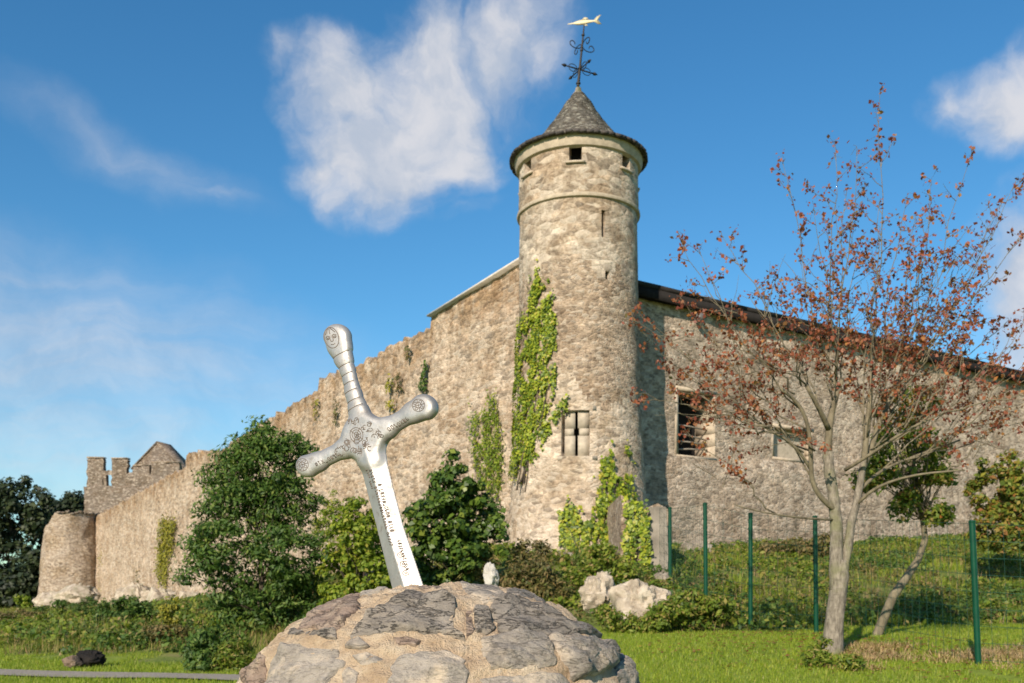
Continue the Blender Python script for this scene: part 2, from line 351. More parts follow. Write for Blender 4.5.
M['cobble'] = [cobble_mat('dark_slate_cobble', (.165, .14, .112), (.33, .285, .235), .25, .9), cobble_mat('grey_cobble', (.26, .225, .185), (.45, .39, .325), 1.0, .2),
               cobble_mat('brown_cobble', (.20, .14, .105), (.36, .265, .20), .35, .5), cobble_mat('speckled_cobble', (.19, .162, .132), (.38, .33, .275), .7, .35)]

def metal_mat():
    m, g = new_mat('cast_pewter'); tc = g.new('ShaderNodeTexCoord').outputs['Object']
    n = g.noise(tc, 26, 6, .65); s = g.noise(tc, 6, 5, .6)
    col = g.ramp(s, [(.3, (.30, .283, .265)), (.7, (.44, .42, .395))]); col = g.mix(g.step(n, .55, .68, 0, .6), col, (.22, .19, .165)); gr = g.noise(g.scale(tc, (1, 1, .35)), 90, 4, .7); col = g.mix(g.step(gr, .58, .7, 0, .4), col, (.25, .22, .19))
    g.put(g.b.inputs['Base Color'], col); g.b.inputs['Metallic'].default_value = .62
    g.put(g.b.inputs['Roughness'], g.step(n, .3, .7, .42, .58)); bump(g, g.math('ADD', n, g.math('MULTIPLY', s, 2)), .35, .004); return m
M['pewter'] = metal_mat()
M['engraved'] = plain('tarnish_in_engraving', (.15, .12, .10), .6, .25, .3, 40)

def ground_mat():
    m, g = new_mat('turf'); tc = g.new('ShaderNodeTexCoord').outputs['Object']
    at = g.new('ShaderNodeAttribute'); at.attribute_name = 'rough_bank'
    n = g.noise(tc, .45, 6, .6); f = g.noise(tc, 7, 6, .7); k = g.noise(g.scale(tc, (1, 1, 1), (5, 5, 0)), 1.6, 6, .65)
    lawn = g.ramp(n, [(.3, (.15, .21, .020)), (.7, (.24, .29, .035))]); lawn = g.mix(g.step(f, .45, .75, 0, .5), lawn, (.09, .15, .016))
    lawn = g.mix(g.step(k, .6, .75, 0, .45), lawn, (.27, .25, .08))
    bank = g.ramp(k, [(.3, (.06, .10, .018)), (.5, (.14, .17, .035)), (.72, (.25, .19, .09))]); bank = g.mix(g.step(f, .45, .75, 0, .6), bank, (.04, .055, .012))
    g.put(g.b.inputs['Base Color'], g.mix(at.outputs['Fac'], lawn, bank)); bump(g, f, 1.0, .06); return m
M['turf'] = ground_mat()
M['gravel'] = plain('grey_gravel', (.27, .235, .19), .95, 0, .35, 22, .02)

# ------------------------------------------------------------------ terrain
C = np.array([2.38, 36.5]); DL = np.array([-.62, 1.0]); DR = np.array([1.49, 1.0])
NL = np.array([-.85, -.527]); NR = np.array([.557, -.83])
def smooth(x): x = np.clip(x, 0, 1); return x * x * (3 - 2 * x)
def wallT(px, side):                          # parameter along a wall line seen in column px
    p = (px - CX) / F
    return (C[0] - p * C[1]) / (p - DL[0]) if side == 'L' else (C[0] - p * C[1]) / (p - DR[0])
def wall_info(x, y):
    P = np.stack([np.asarray(x, float) - C[0], np.asarray(y, float) - C[1]], -1)
    tl = np.clip(P @ DL / (DL @ DL), 0, 76); tr = np.clip(P @ DR / (DR @ DR), 0, 70)
    dl = np.linalg.norm(P - tl[..., None] * DL, axis=-1); dr = np.linalg.norm(P - tr[..., None] * DR, axis=-1)
    inside = (P @ NL < 0) & (P @ NR < 0) & (P @ DL / (DL @ DL) < 76)
    left = dl < dr; d = np.where(left, dl, dr); t = np.where(left, -tl, tr)
    return np.where(inside, 0, d), t
def lawn_z(x, y):
    r = smooth((np.asarray(x, float) + 4) / 6)
    return .72 * (1 - np.exp(-np.clip(np.asarray(y, float) - 14, 0, None) / 5)) * r
def G(x, y):
    x = np.asarray(x, float); y = np.asarray(y, float)
    d, t = wall_info(x, y)
    B = np.interp(t, [-76, -25, -10, 0, 4, 14, 40, 70], [.3, .75, 1.9, 3.2, 3.25, 4.25, 5.2, 5.6])
    W = np.interp(t, [-76, -25, 0, 5, 14], [22, 17, 14.5, 17, 20]) + 5.0 * smooth((-x - 2) / 6)
    k = smooth(1 - d / W) ** .8; L = lawn_z(x, y)
    P = np.stack([x, y, 0 * x], -1)
    return L + (B - L) * k + k * .16 * nz(P, .55, 5) + .03 * nz(P, .3, 6)
def bankness(x, y):
    x = np.asarray(x, float); y = np.asarray(y, float); d, t = wall_info(x, y); W = np.interp(t, [-76, -25, 0, 5, 14], [22, 17, 14.5, 17, 20]) + 5.0 * smooth((-x - 2) / 6)
    return smooth((1.02 - d / W + .05 * nz(np.stack([x, y, 0 * x], -1), .8, 9)) * 9)

def build_ground():
    def axis(lo, hi, step, far):
        a = list(np.arange(lo, hi + 1e-6, step)); s = step
        while a[-1] < far: s *= 1.35; a.append(a[-1] + s)
        s = step
        while a[0] > -far: s *= 1.35; a.insert(0, a[0] - s)
        return np.array(a)
    xs = axis(-22, 28, .4, 3500); ys = axis(8, 52, .4, 3500)
    X, Y = np.meshgrid(xs, ys); Z = G(X, Y); V = np.stack([X, Y, Z], -1); h, w = X.shape
    i = np.arange(h * w).reshape(h, w); f = np.stack([i[:-1, :-1], i[:-1, 1:], i[1:, 1:], i[1:, :-1]], -1).reshape(-1, 4)
    me = np_mesh('ground', V, [f]); a = me.attributes.new('rough_bank', 'FLOAT', 'POINT'); a.data.foreach_set('value', bankness(X, Y).ravel().astype(np.float32))
    tag(link('ground', me, M['turf'], None, True), kind='structure')
    P = np.array([(-26, 23.5), (-14, 19.6), (-9.2, 18), (-4.3, 16.2), (0, 13.9), (4, 12.9), (7.3, 13.95), (11, 14.7), (26, 16)])
    t = np.linspace(0, len(P) - 1, 120); c = np.stack([np.interp(t, range(len(P)), P[:, 0]), np.interp(t, range(len(P)), P[:, 1])], 1)
    T = np.gradient(c, axis=0); N = np.stack([-T[:, 1], T[:, 0]], 1) / np.linalg.norm(T, axis=1)[:, None]
    rows = [c + N * o + N * (.08 * np.sin(t * 5 + o))[:, None] for o in (-.5, -.2, .2, .5)]
    V = np.stack([np.concatenate([r, (G(r[:, 0], r[:, 1]) + .035)[:, None]], 1) for r in rows], 1)
    i = np.arange(120 * 4).reshape(120, 4); f = np.stack([i[:-1, :-1], i[1:, :-1], i[1:, 1:], i[:-1, 1:]], -1).reshape(-1, 4)
    tag(link('path', np_mesh('path', V, [f]), M['gravel']), kind='structure')
build_ground()

# ------------------------------------------------------------------ masonry surfaces with real openings
def grid_faces(us, vs, holes):
    nu, nv = len(us), len(vs); i = np.arange(nu * nv).reshape(nu, nv); out = []
    um = (us[:-1] + us[1:]) / 2; vm = (vs[:-1] + vs[1:]) / 2; keep = np.ones((nu - 1, nv - 1), bool)
    for (u0, u1, v0, v1) in holes: keep &= ~(((um > u0) & (um < u1))[:, None] & ((vm > v0) & (vm < v1))[None])
    q = np.stack([i[:-1, :-1], i[1:, :-1], i[1:, 1:], i[:-1, 1:]], -1); return q[keep]
def fit(a, marks):
    a = np.array(a, float); step = np.median(np.diff(a))
    for m in marks:
        a = a[np.abs(a - m) > step * .45]; a = np.sort(np.append(a, m))
    return a
def opening(mb, mp, h, depth, back):
    """reveal of an opening: mp(u, v, inward)"""
    u0, u1, v0, v1 = h; a = [mp(u0, v0, 0), mp(u1, v0, 0), mp(u1, v1, 0), mp(u0, v1, 0)]; b = [mp(u0, v0, depth), mp(u1, v0, depth), mp(u1, v1, depth), mp(u0, v1, depth)]
    mb.add(np.array(a + b), [[0, 1, 5, 4], [1, 2, 6, 5], [2, 3, 7, 6], [3, 0, 4, 7]])
    back.add(np.array(b), [[0, 1, 2, 3]])

# --- left curtain wall
LEN = math.hypot(*DL); UL = DL / LEN; THICK = 1.6
def left_profile():
    pts = [(519, 264), (431, 317.5), (429.5, 327), (392, 347), (356, 366), (335, 374), (319, 379), (317.5, 390), (268, 419), (226, 447), (223.5, 450), (205, 451), (187, 454), (185, 467), (150, 486), (104, 512), (88, 521)]
    s, z = [], []
    for px, py in pts:
        t = wallT(px, 'L'); Y = C[1] + t; s.append(t * LEN); z.append(CAMH + (HZ - py) / F * Y)
    return np.array([-1.0] + s), np.array([z[0] + .4] + z)
LS, LZ = left_profile()
def build_left_wall():
    root = empty('curtain_wall', (C[0], C[1], 3), 'long sunlit rubble stone wall running back left from the round tower', 'castle wall')
    us = fit(np.arange(0, LS[-1], .33), LS[1:]); nv = 46; ks = np.linspace(0, 1, nv)
    gx, gy = C[0] + UL[0] * us, C[1] + UL[1] * us
    base = G(gx + NL[0] * .4, gy + NL[1] * .4) - 1.2
    top = np.interp(us, LS, LZ); jag = .17 * nz(np.stack([us, us * 0, us * 0], -1), 2.6, 3) + rng.normal(size=len(us)) * .09
    top = top + np.where(us > LS[2] + .1, jag, 0)
    U, K = np.meshgrid(us, ks, indexing='ij'); Z = base[:, None] + (top - base)[:, None] * K
    batter = .22 * (1 - K) ** 1.5
    P = np.stack([C[0] + UL[0] * U, C[1] + UL[1] * U, Z], -1)
    d = nz(P, .9, 11) * .07 + nz(P, 3.1, 12, 2) * .035 + batter
    P[..., 0] += NL[0] * d; P[..., 1] += NL[1] * d
    mb = MB(); mb.add(P, grid_faces(us, ks, []))
    back = np.stack([P[:, -1, 0] - NL[0] * THICK, P[:, -1, 1] - NL[1] * THICK, P[:, -1, 2] + rng.normal(size=len(us)) * .03], -1)
    low = back.copy(); low[:, 2] = 0; n = len(us); i = np.arange(n - 1)
    mb.add(np.vstack([P[:, -1], back, low]), np.stack([i, i + 1, i + 1 + n, i + n], 1), np.stack([i + n, i + 1 + n, i + 1 + 2 * n, i + 2 * n], 1))
    wl = mb.build('wall', M['left_wall'], root, True, 50); att = wl.data.attributes.new('top_growth', 'FLOAT', 'POINT'); tg = np.zeros(len(wl.data.vertices), np.float32); dep = (top[:, None] - Z); tg[:dep.size] = (smooth(1 - (dep - .3) / (2.2 + 1.2 * nz(np.stack([U, U * 0, U * 0], -1), .5, 44)))).ravel(); att.data.foreach_set('value', tg)
    cp = MB(); s0, s1 = LS[1] - .5, LS[2]; z0, z1 = np.interp([s0, s1], LS, LZ); k = 1
    for j in range(k):
        a, b = s0 + (s1 - s0) * j / k, s0 + (s1 - s0) * (j + .998) / k; za, zb = z0 + (z1 - z0) * j / k, z0 + (z1 - z0) * (j + 1) / k
        ring = lambda s, z: np.array([[C[0] + UL[0] * s - NL[0] * o, C[1] + UL[1] * s - NL[1] * o, z + dz] for o, dz in ((-.24, .0), (1.75, .0), (1.75, .10), (-.24, .08))])
        cp.prism(ring(a, za), ring(b, zb))
    cp.build('coping', M['pale_stone'], root)
    return root
build_left_wall()

# --- right hand range: wall, eaves, windows
RLEN = math.hypot(*DR); UR = DR / RLEN
def right_s(px): return wallT(px, 'R') * RLEN
def right_z(px, py): return CAMH + (HZ - py) / F * (C[1] + wallT(px, 'R'))
RTOP = right_z(640, 289)
def rp(s, z, inn=0.0): return np.array([C[0] + UR[0] * s - NR[0] * inn, C[1] + UR[1] * s - NR[1] * inn, z])
def build_right_wall():
    root = empty('castle_range', (C[0] + 2, C[1] + 1.3, 3), 'grey rubble stone castle building right of the round tower, under a dark overhanging roof edge', 'castle building')
    w1 = (right_s(678), right_s(715), right_z(690, 456), right_z(690, 391)); w2 = (right_s(774), right_s(812), right_z(792, 459), right_z(792, 429))
    holes = [w1, w2]; s_end = 62
    us = fit(np.arange(1.0, s_end, .36), [h[i] for h in holes for i in (0, 1)]); vs = fit(np.arange(1.6, RTOP + .01, .33), [h[i] for h in holes for i in (2, 3)]); vs[-1] = RTOP
    U, Z = np.meshgrid(us, vs, indexing='ij'); P = np.stack([C[0] + UR[0] * U, C[1] + UR[1] * U, Z], -1)
    d = nz(P, .9, 21) * .06 + nz(P, 3.0, 22, 2) * .03
    ledge = np.interp(us, [0, right_s(669), right_s(1000), s_end], [6.6, 6.7, 8.3, 9.0])
    d = d + np.where(Z < ledge[:, None], .16 + .02 * (ledge[:, None] - Z), 0)
    for h in holes: d = np.where(((U > h[0] - .3) & (U < h[1] + .3)) & ((Z > h[2] - .3) & (Z < h[3] + .3)), 0.0, d)
    P[..., 0] += NR[0] * d; P[..., 1] += NR[1] * d
    mb = MB(); mb.add(P, grid_faces(us, vs, holes)); bk = MB()
    for h, dp in zip(holes, (1.15, .42)): opening(mb, rp, h, dp, bk)
    tb = [rp(1.0, RTOP - .01, -.02), rp(s_end, RTOP - .01, -.02), rp(s_end, RTOP - .01, 5), rp(1.0, RTOP - .01, 5)]; mb.add(np.array(tb), [[0, 1, 2, 3]])
    mb.build('wall', M['right_wall'], root, True, 50)
    e = MB()
    for a, b, c, d_ in ((s_end, RTOP, s_end, 0), ): e.add(np.array([rp(s_end, 2, 0), rp(s_end, 2, 5), rp(s_end, RTOP, 5), rp(s_end, RTOP, 0), rp(1.0, 2, 5), rp(1.0, RTOP, 5)]), [[0, 1, 2, 3], [1, 4, 5, 2]])
    e.build('rear_wall', M['right_wall'], root)
    r = MB()           # roof: low slope, dark slates, overhanging the wall head
    sec = lambda s: np.array([rp(s, RTOP - .03, -.42), rp(s, RTOP + .12, -.45), rp(s, RTOP + .95, 2.4), rp(s, RTOP - .0, 5.2), rp(s, RTOP - .06, 4.9), rp(s, RTOP + .02, .1)])
    ss = np.linspace(1.1, s_end, 26); sg = .035 * nz(np.stack([ss, ss * 0, ss * 0], -1), .8, 4)
    rings = [sec(s) + np.array([0, 0, q]) for s, q in zip(ss, sg)]
    for a, b in zip(rings[:-1], rings[1:]): r.prism(a, b)
    roof = r.build('roof', M['black_slate'], root)
    fb = MB(); fb.prism(np.array([rp(1.1, RTOP - .40, -.40), rp(1.1, RTOP - .035, -.40), rp(1.1, RTOP - .035, .0), rp(1.1, RTOP - .36, .0)]), np.array([rp(s_end, RTOP - .40, -.40), rp(s_end, RTOP - .035, -.40), rp(s_end, RTOP - .035, .0), rp(s_end, RTOP - .36, .0)]))
    fb.build('fascia_board', M['black_wood'], roof)
    for k, h in enumerate(holes):
        u0, u1, v0, v1 = h; f = MB()
        def blk(a, b, c, d, o0, o1):
            f.prism(np.array([rp(a, c, o0), rp(b, c, o0), rp(b, d, o0), rp(a, d, o0)]), np.array([rp(a, c, o1), rp(b, c, o1), rp(b, d, o1), rp(a, d, o1)]))
        dp = (1.15, .42)[k]; blk(u0 - .16, u0 + .012, v0 + .01, v1 - .02, -.012, .3); blk(u0 - .12, u1 + .12, v1 - .012, v1 + .13, -.008, .35); blk(u0 - .1, u1 + .1, v0 - .10, v0 + .012, -.015, .35)
        zz = v0
        for q in range(5):       # pale dressed stones lining the splayed right side
            hh = (v1 - v0) / 5; f.prism(np.array([rp(u1 - .01, zz + .012, .0), rp(u1 + .05, zz + .012, .0), rp(u1 + .05, zz + hh - .012, .0), rp(u1 - .01, zz + hh - .012, .0)]), np.array([rp(u1 - .012 - .03 * (q % 2), zz + .012, dp - .05), rp(u1 + .05, zz + .012, dp - .05), rp(u1 + .05, zz + hh - .012, dp - .05), rp(u1 - .012 - .03 * (q % 2), zz + hh - .012, dp - .05)])); zz += hh
        wf = f.build('window', M['dressed'], root)
        b2 = MB()
        b2.add(np.array([rp(u0, v0, dp - .01), rp(u1, v0, dp - .01), rp(u1, v1, dp - .01), rp(u0, v1, dp - .01)]), [[0, 1, 2, 3]]); b2.build(('shade_sheet', 'lit_reveal_sheet')[k], (M['hole'], M['frame_stone'])[k], wf)  # first window: dark sheet for unlit room; second: pale sheet for sunlit reveal
        if k == 0:
            bars = MB()
            for q, (za, zb) in enumerate(((.1, .16), (.24, .24), (.37, .31), (.5, .47))):
                za, zb = v0 + za * (v1 - v0), v0 + zb * (v1 - v0); bars.tube([rp(u0, za, .45), rp((u0 + u1) / 2, (za + zb) / 2 + .03, .45), rp(u1, zb, .45)], .035, 5)
            bars.build('window_bars', M['grey_wood'], wf)
    lp = px2(694, 318, C[1] + wallT(694, 'R') - .2); l = MB(); l.tube([rp(right_s(694), lp[2], .1), rp(right_s(694), lp[2], -.25)], .07, 8); l.lathe([(0.02, .2), (.16, .14), (.22, 0), (.16, -.14), (.02, -.2)], (*rp(right_s(694), lp[2], -.32),), 12)
    l.build('floodlight', M['lamp_glass'], root, True)
build_right_wall()

# --- round tower
TC = np.array([2.40, 36.2])
TPROF = np.array([(1.0, 3.1), (3.0, 2.78), (4.0, 2.6), (5.0, 2.42), (8.0, 2.24), (11, 2.17), (14, 2.13), (15.0, 2.12), (15.3, 2.15), (17.2, 2.15)])
def tr(z): return np.interp(z, TPROF[:, 0], TPROF[:, 1])
def tp(a, z, inn=0.0):
    r = tr(z) - inn; return np.array([TC[0] + r * math.sin(a), TC[1] - r * math.cos(a), z])
def t_ang(px, z=10):                      # angle on the tower (0 = facing the eye, + to the right)
    u = (px - CX) / F; base = math.atan2(TC[0], TC[1]); D = math.hypot(*TC); b = math.atan(u) - base
    x = D * math.sin(b) / tr(z); return math.asin(max(-.999, min(.999, x))) - b - base
def t_z(px, py): 
    z = 10
    for _ in range(6):
        a = t_ang(px, z); Y = tp(a, z)[1]; z = CAMH + (HZ - py) / F * Y
    return z
def build_tower():
    root = empty('round_tower', (TC[0], TC[1], 2.5), 'tall round stone corner tower with conical slate roof and small top windows', 'tower')
    def hole(x0, x1, y0, y1):
        xm, ym = (x0 + x1) / 2, (y0 + y1) / 2; z0, z1 = t_z(xm, y1), t_z(xm, y0); return (t_ang(x0, z0), t_ang(x1, z0), z0, z1)
    zt0, zt1 = t_z(575, 161), t_z(575, 138.5)
    tops = [(t_ang(569, 16) + da, t_ang(582, 16) + da, zt0, zt1) for da in (0, .93, 1.86, 2.79, -.93, -1.86)]
    slit = hole(601.6, 605.0, 210, 237); low = hole(561, 590, 410, 456); small = hole(605, 609.5, 271, 279)
    holes = tops + [slit, low, small]
    us = fit(np.linspace(-math.pi, math.pi, 150), sorted({h[i] for h in holes for i in (0, 1)})); us[0], us[-1] = -math.pi, math.pi
    vs = fit(np.arange(1.0, 17.21, .22), sorted({round(h[i], 5) for h in holes for i in (2, 3)})); vs[-1] = 17.2
    Zs = {'tower_base': (0, t_z(575, 395)), 'tower': (t_z(575, 395), t_z(575, 262)), 'tower_top': (t_z(575, 262), 99)}
    U, Z = np.meshgrid(us, vs, indexing='ij'); rr = tr(Z); P = np.stack([TC[0] + rr * np.sin(U), TC[1] - rr * np.cos(U), Z], -1)
    Q = np.stack([np.sin(U) * 2.2, -np.cos(U) * 2.2, Z], -1)
    d = (nz(Q, 1.1, 31) * .035 + nz(Q, 3.4, 32, 2) * .022) * np.clip((19 - Z) / 12, .4, 1.4)
    for h in holes: d = np.where(((U > h[0] - .1) & (U < h[1] + .1)) & ((Z > h[2] - .2) & (Z < h[3] + .2)), 0.0, d)
    P[..., 0] += d * np.sin(U); P[..., 1] -= d * np.cos(U)
    fs = grid_faces(us, vs, holes)
    me = np_mesh('wall', P, [fs])
    wall = link('wall', me, M['tower'], root, True, 55); me.materials.append(M['tower_base']); me.materials.append(M['tower_top'])
    zc = P.reshape(-1, 3)[fs].mean(1)[:, 2]; ac = U.ravel()[fs].mean(1); j = nz(np.stack([np.sin(ac) * 2, np.cos(ac) * 2, zc * .3], -1), 1.2, 40) * .9
    mi = np.where(zc < Zs['tower_base'][1] + j, 1, np.where(zc > Zs['tower_top'][0] + j * .8, 2, 0)).astype(np.int32); me.polygons.foreach_set('material_index', mi)
    wins = {}
    for h in holes:
        rv = MB(); bk = MB(); opening(rv, tp, h, .5 if h is not small else .25, bk)
        wins[h] = rv.build('putlog_hole' if h is small else 'arrow_slit' if h is slit else 'window', M['tower_top'], root); bk.build('shade_backing', M['hole'], wins[h])  # near-black sheet closes each opening in place of its inner shade
    for h in tops:                        # a thin sill slab under each top window
        s_ = MB(); a = np.linspace(h[0] - .05, h[1] + .05, 5)
        inn = np.array([tp(x, h[2] - .07, .03) for x in a] + [tp(x, h[2] - .07, -.09) for x in a[::-1]]); s_.prism(inn, inn + np.array([0, 0, .066])); s_.build('window_sill', M['dressed'], wins[h])
    # stone framed loop window low on the shaft
    f = MB(); u0, u1, v0, v1 = low; um = u0 + (u1 - u0) * .53
    def blk(a, b, c, d_, o0, o1):
        f.prism(np.array([tp(a, c, o1), tp(b, c, o1), tp(b, d_, o1), tp(a, d_, o1)]), np.array([tp(a, c, o0), tp(b, c, o0), tp(b, d_, o0), tp(a, d_, o0)]))
    blk(u0 - .04, u1 + .1, v1 - .01, v1 + .16, -.03, .3); blk(u0 - .05, u1 + .1, v0 - .12, v0 + .01, -.04, .3)
    H = v1 - v0
    for c, d_, wl in ((0, .46, .05), (.46, .62, .10), (.62, 1, .05)):
        blk(u0 + .035, um - wl / 2 * .9, v0 + c * H, v0 + d_ * H - .008, .16, .4); blk(um + wl / 2 * .9, u1 + .005, v0 + c * H, v0 + d_ * H - .008, .13, .4)
    f.build('window_frame', M['frame_stone'], wins[low])
    sc = MB(); zz = 15.13; sc.lathe([(2.1, zz - .1), (2.21, zz - .06), (2.23, zz), (2.22, zz + .05), (2.12, zz + .1)], (*TC,), 96, noise=.008, nsc=3); sc.build('string_course', M['dressed'], root, True, 40)
    co = MB(); co.lathe([(2.1, 16.72), (2.24, 16.78), (2.30, 16.95), (2.31, 17.12), (2.1, 17.16)], (*TC,), 96, noise=.008, nsc=3); co.build('cornice', M['dressed'], root, True, 40)
    rf = MB(); prof = [(2.0, 17.14), (2.42, 17.10), (2.44, 17.20), (2.0, 17.40), (1.5, 17.80), (1.1, 18.28), (.85, 18.66), (.64, 18.97), (.47, 19.25), (.30, 19.46), (.2, 19.60)]
    # slates in ragged courses
    dense = []
    for (r0, z0), (r1, z1) in zip(prof[2:-1], prof[3:]):
        for q in range(3):
            t = q / 3; r_, z_ = r0 + (r1 - r0) * t, z0 + (z1 - z0) * t; dense += [(r_ + .012, z_ + .004), (r_ + (r1 - r0) / 3 * .97, z_ + (z1 - z0) / 3 * .97)]
    rf.lathe(prof[:2] + dense + [prof[-1]], (*TC,), 96, noise=.03, nsc=3.2, seed=3)
    roof = rf.build('roof', M['slate'], root)
    rim = MB()
    for q in range(60):
        a = q * math.tau / 60 + rng.normal() * .01; c = (TC[0] + 2.43 * math.sin(a), TC[1] - 2.43 * math.cos(a), 17.14 + rng.normal() * .008); rim.box(c, (.245, .13, .075 + .02 * rng.random()), a, .006)
    rim.build('slate_edge', M['dark_slate'], roof)
    cap = MB(); cap.lathe([(.24, 19.50), (.22, 19.60), (.13, 19.70), (.09, 19.84), (.02, 19.88)], (*TC,), 20, noise=.015, nsc=5); cap.build('cap_stone', M['limestone'], roof, True)
    # --- weather vane
    v = empty('weather_vane', (TC[0], TC[1], 19.95), 'black iron weather vane with scrolls and a gilded fish above the roof', 'weather vane')
    lean = lambda z: np.array([TC[0] + (z - 20) * .10 + 0.0, TC[1], z])
    k = MB(); zs = np.linspace(19.9, 22.13, 8); k.tube([lean(z) for z in zs], [.055, .05, .045, .04, .038, .034, .03, .022], 8)
    for z, r_ in ((20.0, .085), (20.55, .07), (21.2, .06), (21.75, .06)): k.lathe([(.01, -.05), (r_, -.02), (r_, .02), (.01, .05)], lean(z), 10)
    k.build('pole', M['iron'], v, True, 40)
    for q in range(4):
        a = R(28) + q * math.pi / 2; dv = np.array([math.cos(a), math.sin(a), 0]); o = lean(20.5); ar = MB(); L = .62
        ar.tube([o, o + dv * L], .024, 6); e = o + dv * L
        ar.tube([e - dv * .02, e + dv * .06, e + dv * .15], [.06, .045, .006], 6)
        for sg in (-1, 1): ar.tube([o + dv * (.12 + .17 * (1 - math.cos(t))) + np.array([0, 0, sg * (.02 + .11 * math.sin(t))]) for t in np.linspace(0, 2.9, 9)], .014, 5)
        ar.build('compass_arm', M['iron'], v)
        o = lean(21.35); s_ = MB(); sg = 1 if q % 2 else -1
        s_.tube([o + dv * (.03 + .27 * (1 - math.cos(t)) * .9) + np.array([0, 0, .14 * math.sin(t * 1.0) * sg]) for t in np.linspace(0, 3.14, 10)] + [o + dv * (.50 - .1 * (1 - math.cos(t))) + np.array([0, 0, -.10 * math.sin(t) * sg]) for t in np.linspace(.4, 3.2, 8)], .018, 5)
        s_.build('scroll', M['iron'], v)
    fz = 22.22; o = lean(fz); fb = MB(); fa = R(-12); fx = np.array([math.cos(fa), math.sin(fa), 0])
    us_ = np.linspace(0, 1, 15); hh = np.interp(us_, [0, .1, .22, .3, .45, .6, .75, .88, 1], [.010, .022, .030, .06, .092, .09, .07, .042, .03]); xs_ = -.62 + 1.0 * us_
    ring = []
    for u, hgt, xx in zip(us_, hh, xs_):
        a = np.linspace(0, math.tau, 10, endpoint=False); ring.append(o + np.outer(np.full(10, xx), fx) + np.outer(np.cos(a) * hgt * .45, [-fx[1], fx[0], 0]) + np.outer(np.sin(a) * hgt, [0, 0, 1]))
    V = np.vstack(ring); ii = np.arange(14)[:, None] * 10; kk = np.arange(10)[None]; fb.add(V, np.stack([ii + kk, ii + (kk + 1) % 10, ii + 10 + (kk + 1) % 10, ii + 10 + kk], -1).reshape(-1, 4))
    fish = fb.build('fish', M['gilt'], v, True)
    def fin(pts):
        tl = MB()
        A = np.array([o + fx * x + np.array([0, 0, z]) + np.array([-fx[1], fx[0], 0]) * .012 for x, z in pts]); tl.prism(A, A - np.array([-fx[1], fx[0], 0]) * .024); tl.build('fin', M['gilt'], fish)
    fin([(.34, .03), (.34, -.03), (.50, -.13), (.62, -.15), (.52, -.02), (.47, .01), (.52, .07), (.60, .20), (.45, .14)]); fin([(-.1, .10), (.15, .09), (.1, .15), (.0, .17)]); fin([(-.05, -.10), (.1, -.1), (.12, -.16)])
    return root
build_tower()

